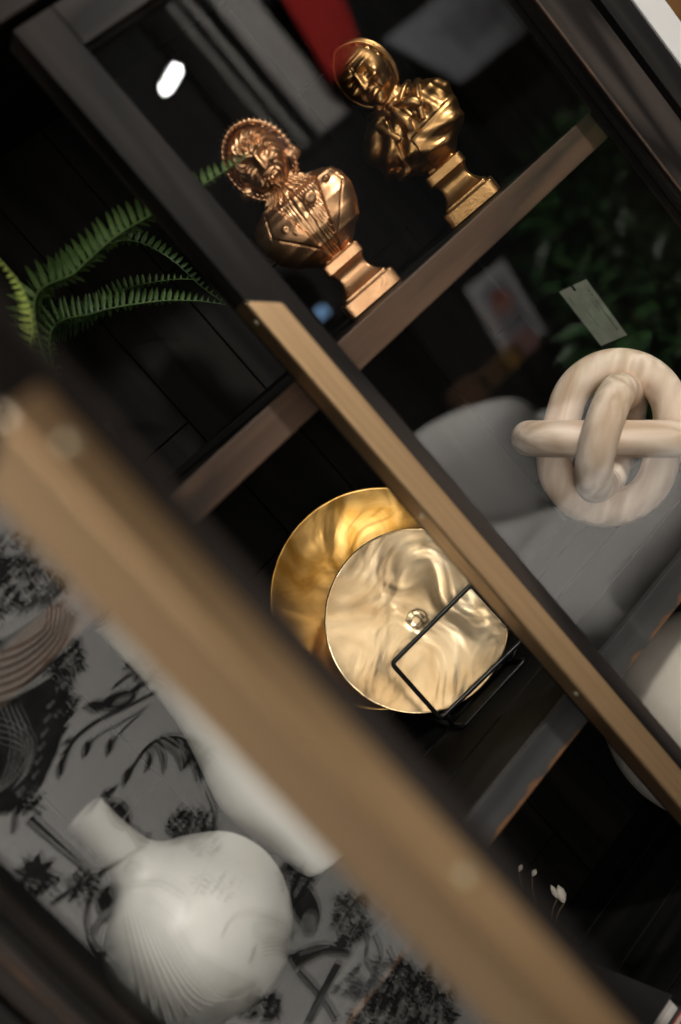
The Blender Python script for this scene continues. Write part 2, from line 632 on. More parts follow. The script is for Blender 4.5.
M_bustA = bust_metal('antique_bronze', (0.52, 0.285, 0.145), (0.66, 0.385, 0.21), 0.36)
M_bustB = bust_metal('golden_bronze', (0.36, 0.20, 0.075), (0.47, 0.275, 0.115), 0.34)


def g2(x, y, sx, sy):
    return math.exp(-(x / sx) ** 2 - (y / sy) ** 2)


def interp(tab, z):
    if z <= tab[0][0]: return tab[0][1:]
    for a, b in zip(tab[:-1], tab[1:]):
        if z <= b[0]:
            t = (z - a[0]) / (b[0] - a[0])
            t = t * t * (3 - 2 * t) * 0.5 + t * 0.5
            return tuple(p + (q - p) * t for p, q in zip(a[1:], b[1:]))
    return tab[-1][1:]


def lerp1(tab, z):
    return interp(tab, z)[0]


def add_torso(bm, tab, disp, zr, lean=0.0, nz=150, na=260, skew=None):
    rows = []
    for i in range(nz + 1):
        z = zr[0] + (zr[1] - zr[0]) * i / nz
        hx, hy, oy = interp(tab, z)
        ring = []
        for k in range(na):
            a = 2 * math.pi * k / na
            ca, sa = math.cos(a), math.sin(a)
            # superellipse section
            e = 0.85
            X = hx * math.copysign(abs(ca) ** e, ca)
            Y = hy * math.copysign(abs(sa) ** e, sa) + oy
            p = Vector((X, Y, z))
            nrm = Vector((ca / max(hx, .004), sa / max(hy, .004), 0)).normalized()
            p += nrm * disp(X, Y, z, a)
            if skew: p = skew(p)
            ring.append(p)
        rows.append(ring)
    add_grid(bm, rows)


def add_head(bm, c, rx, ry, rz, disp, M, nlat=110, nlon=170):
    """front of the head is -Y"""
    rows = []
    for i in range(1, nlat):
        la = -math.pi / 2 + math.pi * i / nlat
        ring = []
        for k in range(nlon):
            lo = 2 * math.pi * k / nlon
            d = Vector((math.cos(la) * math.sin(lo), -math.cos(la) * math.cos(lo), math.sin(la)))
            s = disp(d)
            jaw = 1 - 0.22 * max(0, -d.z) ** 1.5 * 1.2
            p = Vector((d.x * rx * jaw, d.y * ry, d.z * rz)) + d * s
            ring.append(M @ (p + Vector(c) * 0) + Vector(c))
        rows.append(ring)
    add_grid(bm, rows)


def face(d, k=1.0, mouth_down=0.0):
    """front relief in metres for a unit direction"""
    if d.y > 0.1:
        return 0
    x, z = d.x, d.z
    s = 0
    fr = min(1, max(0, (-d.y - 0.05) / 0.5))
    # nose: bridge, tip, wings
    if -0.26 < z < 0.32:
        t = (0.30 - z) / 0.52
        s += 0.0085 * max(0, min(1, t)) ** 0.8 * math.exp(-(x / (0.07 + 0.05 * max(t, 0))) ** 2) * (1 if z > -0.2 else max(0, (z + 0.26) / 0.06))
    s += 0.0022 * (g2(x - 0.14, z + 0.17, 0.06, 0.06) + g2(x + 0.14, z + 0.17, 0.06, 0.06))
    # brows
    for q in (-1, 1):
        s += 0.0042 * g2(x - q * 0.3, z - 0.30 - 0.10 * (abs(x) - 0.3), 0.22, 0.075)
        s -= 0.0058 * g2(x - q * 0.33, z - 0.13, 0.17, 0.10)
        s += 0.0030 * g2(x - q * 0.33, z - 0.10, 0.085, 0.055)
        s -= 0.0011 * g2(x - q * 0.33, z - 0.10, 0.10, 0.014)
        s -= 0.0014 * g2(x - q * 0.34, z + 0.01, 0.13, 0.025)
        # cheekbone, nasolabial fold
        s += 0.0040 * g2(x - q * 0.47, z + 0.12, 0.15, 0.12)
        s -= 0.0028 * g2((x - q * 0.30) * 0.9 + q * (z + 0.32) * 0.35, z + 0.32, 0.04, 0.17)
        s += 0.0022 * g2(x - q * 0.42, z + 0.46, 0.12, 0.12)
    # frown
    s -= 0.0018 * g2(abs(x) - 0.055, z - 0.36, 0.02, 0.10)
    s -= 0.0009 * (g2(x, z - 0.52, 0.4, 0.02) + g2(x, z - 0.62, 0.35, 0.02))
    # mouth
    mz = -0.40 - mouth_down * x * x * 1.6
    s += 0.0030 * g2(x, z - mz - 0.055, 0.20, 0.045)
    s -= 0.0040 * g2(x, z - mz, 0.23, 0.022)
    s += 0.0042 * g2(x, z - mz + 0.07, 0.17, 0.05)
    s -= 0.0030 * g2(x, z + 0.57, 0.2, 0.04)
    # chin
    s += 0.0062 * g2(x, z + 0.72, 0.22, 0.14)
    return s * k * fr


def pedestal(parent, m, sc=1.0):
    """square concave socle: each ring is a rounded square"""
    prof = [(0.0372, 0.0), (0.0382, 0.002), (0.0382, 0.0185), (0.0372, 0.0205), (0.0325, 0.0207), (0.0318, 0.0225), (0.0318, 0.0245), (0.0300, 0.0255)]
    for i in range(13):
        t = i / 12
        prof.append((0.0185 + 0.0105 * (1 - t) ** 2.6 + 0.0065 * t ** 4, 0.026 + 0.030 * t))
    prof += [(0.0262, 0.0565), (0.0268, 0.0575), (0.0268, 0.0685), (0.0258, 0.0705), (0.02, 0.071), (0.0185, 0.0775)]
    bm = BM()
    rows = []
    for r, z in prof:
        ring = []
        n = 48
        for k in range(n):
            a = 2 * math.pi * (k + 0.5) / n
            ca, sa = math.cos(a), math.sin(a)
            e = 0.16
            ring.append(Vector((r * math.copysign(abs(ca) ** e, ca), r * math.copysign(abs(sa) ** e, sa), z)) * sc)
        rows.append(ring)
    add_grid(bm, rows)
    o = obj('pedestal', bm, m, parent, bevel=0.0006)
    return o


def remesh(o, vs):
    r = o.modifiers.new('remesh', 'REMESH')
    r.mode = 'VOXEL'
    r.voxel_size = vs
    r.use_smooth_shade = True
    s = o.modifiers.new('smooth', 'SMOOTH')
    s.factor = 0.5
    s.iterations = 2


def bust_goggled(loc, rz):
    t = empty('bust', loc, 'bronze bust in a ribbed rollneck and jacket, its face ringed by a ridged rim', 'bust', 'bronze busts on the upper shelf', rz)
    pedestal(t, M_bustA)
    bm = BM()
    tab = [(0.070, 0.022, 0.018, 0.0), (0.080, 0.034, 0.026, 0.0), (0.092, 0.050, 0.033, -0.002), (0.108, 0.061, 0.038, -0.003),
           (0.126, 0.066, 0.037, -0.003), (0.142, 0.0665, 0.034, 0.0), (0.153, 0.062, 0.030, 0.001), (0.160, 0.052, 0.026, 0.002), (0.165, 0.038, 0.023, 0.002),
           (0.168, 0.028, 0.021, 0.001), (0.178, 0.0215, 0.0195, -0.001), (0.205, 0.021, 0.019, -0.004)]

    def disp(X, Y, z, a):
        s = 0
        front = max(0, min(1, (-Y - 0.004) / 0.012))
        # jacket: lapels leave a wedge of ribbed knit in the middle
        wdg = 0.006 + max(0, (z - 0.075)) * 0.28
        xc = X - 0.004 - (z - 0.12) * 0.1
        if z < 0.160:
            if abs(xc) < wdg:
                s += 0.0010 * math.sin((xc + (z - 0.12) * 0.15) * 2 * math.pi / 0.0036) * front
            else:
                s += 0.0026 * front
                lw = wdg + 0.030 * max(0, 1 - abs(z - 0.134) / 0.05)
                if abs(xc) < lw:
                    s += 0.0019 * front
                s -= 0.0022 * math.exp(-((abs(xc) - lw) / 0.0012) ** 2) * front
        # ribbed roll collar
        if z > 0.158:
            up = min(1, (z - 0.158) / 0.006)
            s += (0.0015 * math.sin(a * 34)) * up + 0.0028 * math.exp(-((z - 0.170) / 0.006) ** 2)
        # soft folds low on the coat
        s += 0.0014 * math.sin(X * 70 + z * 120) * math.exp(-((z - 0.1) / 0.018) ** 2) * (1 - math.exp(-(xc / 0.02) ** 2))
        return s

    add_torso(bm, tab, disp, (0.070, 0.205))
    # chest disc, buttons
    T = Matrix.Translation((0.016, -0.0405, 0.141)) @ Matrix.Rotation(math.radians(100), 4, 'X')
    add_lathe(bm, [(0.0001, 0.004), (0.004, 0.0042), (0.0068, 0.0034), (0.0078, 0.0015), (0.0078, -0.008)], 28, T)
    for bx, bz in ((-0.022, 0.122), (-0.030, 0.132), (0.044, 0.146)):
        yy = -0.038 * math.sqrt(max(0, 1 - (bx / 0.066) ** 2)) - 0.006
        T = Matrix.Translation((bx, yy, bz)) @ Matrix.Rotation(math.radians(95), 4, 'X') @ Matrix.Rotation(math.radians(bx * -600), 4, 'Y')
        add_lathe(bm, [(0.0012, 0.0012), (0.0016, 0.0022), (0.0032, 0.0022), (0.0038, 0.001), (0.0038, -0.006)], 20, T)
    # head
    Mh = Matrix.Rotation(math.radians(-4), 4, 'Z') @ Matrix.Rotation(math.radians(9), 4, 'X') @ Matrix.Scale(1.09, 4)
    c = Vector((0, -0.008, 0.2135))

    def hd(d):
        s = face(d, 0.85)
        r = math.hypot(d.x, d.z - 0.02)
        # curls of hair and beard radiating around the face
        if d.y < 0.2:
            an = math.atan2(d.z - 0.02, d.x)
            ring = math.exp(-((r - 0.66) / 0.2) ** 2)
            s += ring * (0.0020 + 0.0021 * math.sin(an * 20 + 5 * math.sin(r * 9)))
            s += 0.0015 * g2(d.x, d.z - 0.55, 0.5, 0.25) * math.sin(d.x * 28 + math.sin(d.z * 22) * 1.6)
            s += 0.0016 * g2(d.x, d.z + 0.6, 0.4, 0.22) * math.sin(an * 26)
        else:
            s += 0.0014 * math.sin(math.atan2(d.x, d.z) * 22)
        return s
    add_head(bm, c, 0.0315, 0.034, 0.0395, hd, Mh)
    # milled rim that frames the head
    n = 300
    rows = []
    tor = 14
    pts = []
    for i in range(n):
        a = 2 * math.pi * i / n
        rr = 1 + 0.065 * math.sin(a * 44)
        pts.append((0.0360 * math.cos(a), 0.0435 * math.sin(a), rr))
    R = []
    bmr = BM()
    for (px, pz, rr) in pts:
        ring = []
        nd = Vector((px, 0, pz)).normalized()
        for k in range(tor):
            b = 2 * math.pi * k / tor
            p = Vector((px, -0.004, pz)) + nd * (0.0034 * math.cos(b) * rr ** 6) + Vector((0, 1, 0)) * (0.0085 * math.sin(b))
            ring.append(bmr.verts.new(Mh @ p + c))
        R.append(ring)
    for i in range(n):
        A, B = R[i], R[(i + 1) % n]
        for k in range(tor):
            bmr.faces.new((A[k], A[(k + 1) % tor], B[(k + 1) % tor], B[k]))
    obj('rim', bmr, M_bustA, t, smooth=True)
    # second, plain ring further back and ear covers
    add_tube(bm, [Mh @ Vector((0.0335 * math.cos(2 * math.pi * i / 60), 0.012, 0.0415 * math.sin(2 * math.pi * i / 60))) + c for i in range(60)], 0.004, 10, True)
    for q in (-1, 1):
        T = Matrix.Translation(c) @ Mh @ Matrix.Translation((q * 0.0325, -0.002, -0.016)) @ Matrix.Rotation(q * math.radians(75), 4, 'Y')
        add_lathe(bm, [(0.0001, 0.008), (0.006, 0.0076), (0.0088, 0.0055), (0.0098, 0.002), (0.0098, -0.006)], 24, T)
    f = obj('figure', bm, M_bustA, t)
    remesh(f, 0.0007)
    return t


def bust_stern(loc, rz):
    t = empty('bust', loc, 'golden bronze bust of a stern hooded old face with draped cravat', 'bust', 'bronze busts on the upper shelf', rz)
    pedestal(t, M_bustB, 1.0)
    bm = BM()
    tab = [(0.070, 0.020, 0.018, 0.0), (0.080, 0.032, 0.026, -0.001), (0.092, 0.050, 0.035, -0.003), (0.106, 0.060, 0.039, -0.004),
           (0.122, 0.064, 0.038, -0.003), (0.140, 0.0675, 0.035, 0.0), (0.153, 0.063, 0.031, 0.002), (0.161, 0.053, 0.027, 0.003), (0.167, 0.040, 0.024, 0.003),
           (0.171, 0.028, 0.021, 0.002), (0.180, 0.020, 0.0195, 0.0), (0.208, 0.020, 0.019, -0.004)]

    def disp(X, Y, z, a):
        s = 0
        front = max(0, min(1, (-Y - 0.002) / 0.012))
        # coat edge sweeping across the chest
        edge = 0.118 + X * 0.10
        if X > -0.008:
            s += 0.0030 * max(0, min(1, (edge - z) / 0.003)) * front
            s += 0.0022 * math.exp(-((z - edge) / 0.0016) ** 2) * front
            # pleats over the shoulder
            if z > edge:
                s += 0.0021 * math.sin(X * 330 + z * 110) * front * min(1, (z - edge) / 0.012) * min(1, max(0, X - 0.004) / 0.015)
        else:
            lap = -0.016 - (0.150 - z) * 0.28
            s += 0.0034 * max(0, min(1, (lap - X) / 0.003)) * front
            s -= 0.0020 * math.exp(-((X - lap) / 0.0018) ** 2) * front
            s += 0.0018 * math.sin(X * 170 - z * 190) * front
        # big diagonal drape low down
        s += 0.0040 * math.sin((X * 0.75 + z) * 150) * math.exp(-((z - 0.096) / 0.015) ** 2) * front
        s += 0.0014 * noise.noise(Vector((X * 60, Y * 60, z * 60)))
        return s
    add_torso(bm, tab, disp, (0.070, 0.208))
    # cravat: knot and two tails, collar points
    add_soft_box(bm, (0.001, -0.026, 0.164), (0.017, 0.014, 0.013), 0.005)
    add_tube(bm, cr([(0.0, -0.028, 0.162), (0.011, -0.034, 0.156), (0.022, -0.037, 0.150), (0.026, -0.038, 0.141)], 6), lambda t: 0.0045 + 0.003 * math.sin(t * 3.1), 14)
    add_tube(bm, cr([(0.0, -0.028, 0.162), (-0.003, -0.036, 0.150), (0.001, -0.041, 0.137), (-0.002, -0.041, 0.126)], 6), lambda t: 0.0048 + 0.0024 * math.sin(t * 3.1), 14)
    add_tube(bm, cr([(0.002, -0.030, 0.158), (0.008, -0.038, 0.148), (0.010, -0.041, 0.138)], 6), lambda t: 0.0035, 12)
    for q in (-1, 1):
        add_tube(bm, cr([(q * 0.030, 0.008, 0.174), (q * 0.026, -0.014, 0.172), (q * 0.013, -0.026, 0.164), (q * 0.008, -0.030, 0.157)], 6), lambda t: 0.0045 - 0.0015 * t, 12)
        add_tube(bm, cr([(q * 0.040, 0.004, 0.166), (q * 0.034, -0.018, 0.160), (q * 0.026, -0.033, 0.145), (q * 0.018, -0.040, 0.126)], 6), lambda t: 0.0058 - 0.002 * t, 12)
    Mh = Matrix.Rotation(math.radians(-12), 4, 'Z') @ Matrix.Rotation(math.radians(-1), 4, 'Y') @ Matrix.Rotation(math.radians(9), 4, 'X') @ Matrix.Scale(1.04, 4)
    c = Vector((-0.003, -0.010, 0.2145))

    def hd(d):
        s = face(d, 1.45, 0.55)
        if d.y > -0.35:
            s += 0.0008 * math.sin(math.atan2(d.x, d.z) * 16 + d.y * 6)
        return s
    add_head(bm, c, 0.0322, 0.0355, 0.0405, hd, Mh)
    # thin smooth rim of the hood around the face
    pts = []
    for i in range(90):
        a = 2 * math.pi * i / 90
        x, z = 0.0318 * math.cos(a), 0.0415 * math.sin(a)
        if z > 0.03: z += 0.0025 * math.exp(-((x + 0.006) / 0.009) ** 2)
        pts.append(Mh @ Vector((x * 1.03, -0.003 - 0.004 * math.sin(a), z)) + c)
    bmr = BM()
    add_tube(bmr, pts, 0.0022, 14, True)
    obj('hood_rim', bmr, M_bustB, t, smooth=True)
    pts = [Mh @ Vector((0.0315 * math.cos(2 * math.pi * i / 60), 0.008, 0.0400 * math.sin(2 * math.pi * i / 60))) + c for i in range(60)]
    add_tube(bm, pts, 0.004, 10, True)
    f = obj('figure', bm, M_bustB, t)
    remesh(f, 0.0007)
    return t


def face_cam(x, y, extra=0):
    return -math.atan2(x, y + 1) + math.radians(extra)


bust_goggled((0.692, 0.168, ZU + 0.0003), face_cam(0.692, 0.168, 3))
bust_stern((0.888, 0.160, ZU + 0.0003), face_cam(0.888, 0.160, -3))

# ------------------------------------------------------------------ wooden knot (three interlocked oval links)
M_pale = wood('pale_knot_wood', (0.58, 0.42, 0.30), (0.90, 0.74, 0.61), 0, 0.45, None, None, 1.6, 0.42)
M_pale2 = wood('pale_knot_wood_upright', (0.58, 0.42, 0.30), (0.90, 0.74, 0.61), 1, 0.45, None, None, 1.6, 0.42)
M_pale3 = wood('pale_knot_wood_deep', (0.58, 0.42, 0.30), (0.90, 0.74, 0.61), 1, 0.45, None, None, 1.6, 0.42)
KC = at_y(613, 439, 0.196) + Vector((0, 0, 0.0015))
KS = 0.957
knot = empty('wooden_knot', KC, 'pale wooden knot of three interlocked oval links on the middle shelf', 'ornament')
kr = math.radians
vdir = (KC - CAM).normalized()
kx = (RGT - vdir * RGT.dot(vdir)).normalized()
ky = vdir.cross(kx)          # downwards in the picture, roughly
if ky.dot(DWN) < 0: ky = -ky
KB = Matrix((kx, ky, vdir)).transposed().to_4x4()
KROT = KB @ Matrix.Rotation(kr(11), 4, 'Z')


def stadium(a, b, n=72):
    """oval centre line: half length a along first axis, half width b along the second"""
    pts = []
    st = a - b
    for i in range(n):
        t = 2 * math.pi * i / n
        x, y = b * math.cos(t), b * math.sin(t)
        pts.append((x + (st if math.cos(t) >= 0 else -st), y))
    return pts


TR = 0.0255 * KS
specs = [
    ('link', lambda p: Vector((p[1], p[0], 0)), 0.1015, 0.0735, M_pale2, Matrix.Rotation(kr(3), 4, 'Z') @ Matrix.Rotation(kr(-6), 4, 'Y')),
    ('link', lambda p: Vector((p[0], 0, p[1])), 0.1160, 0.0640, M_pale, Matrix.Rotation(kr(-11), 4, 'Z') @ Matrix.Rotation(kr(1), 4, 'X')),
    ('link', lambda p: Vector((0, p[1], p[0])), 0.1000, 0.0670, M_pale3, Matrix.Rotation(kr(3), 4, 'Z') @ Matrix.Rotation(kr(9), 4, 'Y') @ Matrix.Rotation(kr(2), 4, 'X')),
]
for nm, fn, a, b, m, rot in specs:
    bm = BM()
    add_tube(bm, [fn(p) for p in stadium(a * KS, b * KS, 96)], TR, 24, True)
    o = obj(nm, bm, m, knot, smooth=True)
    o.matrix_local = KROT @ rot

# ------------------------------------------------------------------ brass plates on a wire stand
def brass(name, c, rough, bump, sc, c2):
    m, nt, b = new_mat(name)
    N, L = nt.nodes, nt.links
    b.inputs['Base Color'].default_value = (*c, 1)
    b.inputs['Metallic'].default_value = 1
    b.inputs['Roughness'].default_value = rough
    tc = N.new('ShaderNodeTexCoord')
    n1 = N.new('ShaderNodeTexNoise'); n1.inputs['Scale'].default_value = sc; n1.inputs['Detail'].default_value = 2.5; n1.inputs['Distortion'].default_value = 1.2
    L.new(tc.outputs['Object'], n1.inputs['Vector'])
    bp = N.new('ShaderNodeBump'); bp.inputs['Distance'].default_value = bump; bp.inputs['Strength'].default_value = 1
    L.new(n1.outputs['Fac'], bp.inputs['Height']); L.new(bp.outputs[0], b.inputs['Normal'])
    n2 = N.new('ShaderNodeTexNoise'); n2.inputs['Scale'].default_value = sc * 1.6; n2.inputs['Detail'].default_value = 5; n2.inputs['Distortion'].default_value = 0.8
    L.new(tc.outputs['Object'], n2.inputs['Vector'])
    r = N.new('ShaderNodeValToRGB')
    r.color_ramp.elements[0].position = 0.38; r.color_ramp.elements[1].position = 0.60
    r.color_ramp.elements[0].color = (*c2, 1); r.color_ramp.elements[1].color = (*c, 1)
    L.new(n2.outputs['Fac'], r.inputs[0]); L.new(r.outputs[0], b.inputs['Base Color'])
    return m


M_plate = brass('pale_hammered_brass', (0.95, 0.77, 0.51), 0.2, 0.0042, 9, (0.72, 0.53, 0.30))
M_plate2 = brass('amber_brass', (0.74, 0.45, 0.15), 0.3, 0.0045, 10, (0.45, 0.23, 0.045))


def plate(name, c, nrm, r, depth, m, label, boss):
    q = Vector(nrm).normalized().to_track_quat('Z', 'Y')
    o_ = empty(name, c, label, 'plate', 'brass plates on the wire stand')
    bm = BM()
    prof = []
    n = 60
    for i in range(n + 1):
        t = i / n
        rr = max(0.0002, r * t)
        z = -depth * (1 - t ** 2.6)
        if boss:
            z += 0.0022 * math.exp(-((rr) / 0.0105) ** 4)
        prof.append((rr, z))
    prof.append((r + 0.0012, -0.0004))
    prof.append((r + 0.0008, -0.0022))
    for i in range(n, -1, -1):
        t = i / n
        prof.append((max(0.0002, r * t), -depth * (1 - t ** 2.6) - 0.0026))
    add_lathe(bm, prof, 96)
    b = obj('dish', bm, m, o_, smooth=True)
    b.rotation_mode = 'QUATERNION'
    b.rotation_quaternion = q
    return o_


PC = at_y(417, 620, 0.268)
plate('brass_plate', PC, Vector((-0.26, -0.93, 0.25)), 0.118, 0.006, M_plate, 'smaller pale brass plate standing in front in the black wire stand', True)
PC2 = at_y(381, 596, 0.318)
plate('brass_platter', PC2, Vector((-0.28, -0.88, 0.36)), 0.1475, 0.026, M_plate2, 'larger amber brass platter standing behind the pale plate', False)

M_wire = simple('black_wire', (0.012, 0.012, 0.012), 0.35, 0.6)
st = empty('plate_stand', (0.5, 0.25, ZL_ + 0.0004), 'black bent-wire plate stand holding the two brass plates', 'plate stand')


def rounded(pts, r, closed=True, n=5):
    P = [Vector(p) for p in pts]
    out = []
    m = len(P)
    for i in range(m):
        if not closed and i in (0, m - 1):
            out.append(P[i]); continue
        a, b, c = P[i - 1], P[i], P[(i + 1) % m]
        da, dc = (a - b).normalized(), (c - b).normalized()
        p0, p1 = b + da * r, b + dc * r
        for k in range(n + 1):
            t = k / n
            out.append(p0 * (1 - t) ** 2 + b * 2 * t * (1 - t) + p1 * t * t)
    return out


so = Vector((0.5, 0.25, ZL_))
wr = 0.003
fa, fb = at_y(462, 724, 0.204), at_y(527, 661, 0.190)
fa.z = fb.z = ZL_ + wr + 0.0004
u_ = (fb - fa).normalized()
bk = Vector((-u_.y, u_.x, 0))            # to the back
ga, gb = fa + bk * 0.03 - u_ * 0.004, fb + bk * 0.03 - u_ * 0.004
lift = Vector((0, 0, 0.092)) + bk * 0.004
bm = BM()
base = [ga, fa, fb, gb]
bot = Vector((0, 0, 0.006))
add_tube(bm, [p - so for p in rounded([ga, fa, fb, gb], 0.008, False)], wr, 10)
obj('foot_loop', bm, M_wire, st, smooth=True)
ga2, gb2 = ga + bot, gb + bot
f1, f2, f3, f4 = [at_y(px, py, 0.218) for px, py in ((441, 719), (392, 664), (471, 585), (522, 641))]
bm = BM()
add_tube(bm, [p - so for p in rounded([f1, f2, f3, f4], 0.006, True)], wr * 1.05, 10, True)
obj('front_loop', bm, M_wire, st, smooth=True)
bm = BM()
ha, hb_ = ga + bk * 0.145, gb + bk * 0.145
add_tube(bm, [p - so for p in rounded([ga, ha, ha + Vector((0, 0, 0.16)) + bk * 0.03, hb_ + Vector((0, 0, 0.16)) + bk * 0.03, hb_, gb], 0.008, False)], wr, 10)
obj('back_loop', bm, M_wire, st, smooth=True)
bm = BM()
add_tube(bm, [ga - so, f1 + (f4 - f1) * 0.08 - so], wr, 10)
obj('link_wire', bm, M_wire, st, smooth=True)
bm = BM()
add_tube(bm, [gb - so, f4 - (f4 - f1) * 0.08 - so], wr, 10)
obj('link_wire', bm, M_wire, st, smooth=True)

# ------------------------------------------------------------------ white vases
M_porc = simple('matte_white_ceramic', (0.76, 0.75, 0.70), 0.4, 0, 9, (0.70, 0.69, 0.64))
M_porc2 = simple('mottled_white_ceramic', (0.66, 0.60, 0.53), 0.4, 0, 5, (0.78, 0.72, 0.65), 0.001, 25)


def vase(loc, prof, m, label, name='vase', cat='vase', tilt=None):
    o = empty(name, loc, label, cat, 'white vases')
    bm = BM()
    P = [Vector((r, z, 0)) for r, z in prof]
    Q = cr(P, 8)
    pr = [(max(0.0005, p.x), p.y) for p in Q]
    top = pr[-1]
    inner = [(max(0.004, r - 0.005), z) for r, z in pr[::-1] if z > top[1] - 0.12]
    add_lathe(bm, [(0.0005, 0.0)] + pr + inner, 72)
    obj('body', bm, m, o, smooth=True)
    bm = BM()
    add_tube(bm, [(top[0] * math.cos(2 * math.pi * i / 48) - 0.0022 * math.cos(2 * math.pi * i / 48), (top[0] - 0.0022) * math.sin(2 * math.pi * i / 48), top[1]) for i in range(48)], 0.0032, 8, True)
    obj('rim', bm, m, o, smooth=True)
    return o


vase((0.042, 0.205, ZL_ + 0.0004), [(0.045, 0.0), (0.068, 0.012), (0.096, 0.047), (0.107, 0.090), (0.095, 0.132), (0.064, 0.162), (0.038, 0.181), (0.0265, 0.203), (0.0225, 0.236), (0.0225, 0.264)], M_porc,
     'round-bellied white ceramic bottle vase with a straight neck behind the open door')
vase((0.220, 0.285, ZL_ + 0.0004), [(0.046, 0.0), (0.049, 0.01), (0.055, 0.05), (0.063, 0.10), (0.062, 0.14), (0.047, 0.19), (0.033, 0.24), (0.027, 0.30), (0.026, 0.39)], M_porc,
     'tall slim white ceramic vase half hidden behind the bronze handle')
SC = at_y(715, 720, 0.197)
rs = 0.1425
gl = empty('ceramic_globe', (SC.x, SC.y, ZB + 0.0004), 'large mottled white ceramic globe on the bottom shelf behind the closed door', 'ornament')
bm = BM()
bmesh.ops.create_uvsphere(bm, u_segments=72, v_segments=40, radius=rs, matrix=Matrix.Translation((0, 0, max(rs + 0.001, SC.z - ZB))))
obj('globe', bm, M_porc2, gl, smooth=True)
bm = BM()
add_lathe(bm, [(0.045, 0.0), (0.05, 0.001), (0.048, 0.012), (0.04, 0.012)], 48)
obj('foot_ring', bm, M_porc2, gl, smooth=True)

# ------------------------------------------------------------------ potted fern on the upper shelf
M_fern = simple('fern_green', (0.024, 0.06, 0.012), 0.5, 0, 20, (0.07, 0.135, 0.028))
M_fernl = simple('lightened_fern_green', (0.34, 0.44, 0.08), 0.45, 0, 20, (0.46, 0.55, 0.14))  # the light this shaded frond lacks is put into its green
FR = at_y(22, 392, 0.235)
M_fernm = simple('mid_fern_green', (0.05, 0.105, 0.022), 0.5, 0, 20, (0.11, 0.185, 0.048))
fern = empty('potted_fern', (FR.x, 0.235, ZU + 0.0004), 'green potted fern arching out from behind the blurred open door', 'plant')
fo = Vector((FR.x, 0.235, ZU))
bm = BM()
add_lathe(bm, [(0.03, 0), (0.04, 0.002), (0.052, 0.085), (0.055, 0.09), (0.055, 0.1), (0.05, 0.1), (0.047, 0.085), (0.001, 0.082)], 40)
obj('pot', bm, simple('charcoal_pot', (0.03, 0.03, 0.03), 0.6), fern, smooth=True)


def frond(pts, m, L=0.036, sp=0.0056, upw=(-0.30, -0.30, 0.90), tap=2.4):
    """a rachis with two rows of pinnae; the frond is folded so that one row stands up and the other lies back"""
    P = cr(pts, 14)
    bm = BM()
    add_tube(bm, [p - fo for p in P], lambda t: 0.0015 * (1 - t * 0.7), 6)
    acc = [0]
    for a, b in zip(P[:-1], P[1:]):
        acc.append(acc[-1] + (b - a).length)
    tot = acc[-1]
    n = int(tot / sp)
    for i in range(2, n):
        s = i / n * tot
        j = max(k for k in range(len(acc)) if acc[k] <= s)
        j = min(j, len(P) - 2)
        t = (s - acc[j]) / max(1e-9, acc[j + 1] - acc[j])
        p = P[j].lerp(P[j + 1], t) - fo
        tg = (P[j + 1] - P[j]).normalized()
        f = i / n
        ln = L * min(1, f * 3 + 0.35) * (1 - f ** tap * 0.9)
        uv_ = Vector(upw)
        a_ = (uv_ - tg * uv_.dot(tg)).normalized()
        bkw = Vector((0.35, 0.86, -0.25))
        b_ = (bkw - tg * bkw.dot(tg)).normalized()
        for q, sd in ((1, a_), (-1, b_)):
            d = (sd * 0.93 + tg * 0.36 + Vector((random.uniform(-.09, .09), random.uniform(-.09, .09), random.uniform(-.09, .09)))).normalized()
            up = d.cross(tg).normalized() * q
            wd = min(sp * 0.36, ln * 0.2)
            e = up.cross(d).normalized() * wd
            vs = []
            for tt, ww in ((0, .35), (.15, .9), (.4, 1.0), (.7, .75), (.9, .4), (1, .06)):
                c = p + d * ln * tt - tg * (ln * 0.10 * tt * tt) + up * (ln * 0.08 * math.sin(tt * 3))
                vs.append((bm.verts.new(c + e * ww), bm.verts.new(c + up * 0.0007), bm.verts.new(c - e * ww)))
            for A_, B_ in zip(vs[:-1], vs[1:]):
                bm.faces.new((A_[0], A_[1], B_[1], B_[0]))
                bm.faces.new((A_[1], A_[2], B_[2], B_[1]))
    return obj('frond', bm, m, fern, recalc=False)


root = fo + Vector((0.0, 0, 0.09))


def A(u, v, y):
    return at_y(u, v, y)


f_ = frond([root, A(36, 365, 0.15), A(33, 325, 0.13), A(20, 285, 0.12), A(-12, 248, 0.11)], M_fernl, 0.022, 0.0068)
f_['label'] = 'bright yellow-green frond'
frond([root, A(34, 310, 0.22), A(76, 272, 0.19), A(114, 238, 0.16), A(153, 214, 0.13), A(195, 190, 0.105), A(222, 173, 0.094), A(250, 154, 0.088)], M_fernm, 0.034, 0.0088, (-0.30, -0.30, 0.90), 4.5)
frond([root, A(40, 308, 0.27), A(80, 266, 0.30), A(114, 243, 0.30), A(141, 243, 0.30), A(172, 260, 0.29), A(202, 287, 0.29), A(226, 304, 0.28)], M_fern, 0.030, 0.008, (0.45, -0.35, 0.75))
frond([root, A(50, 338, 0.24), A(95, 313, 0.27), A(153, 302, 0.27), A(195, 301, 0.27), A(226, 305, 0.27)], M_fern, 0.034, 0.008)
frond([root, A(46, 345, 0.24), A(86, 318, 0.31), A(125, 290, 0.34), A(170, 280, 0.35), A(200, 280, 0.35)], M_fern, 0.03, 0.0085)
frond([root, A(36, 340, 0.24), A(50, 285, 0.32), A(85, 250, 0.36), A(130, 232, 0.37)], M_fern, 0.034, 0.009)
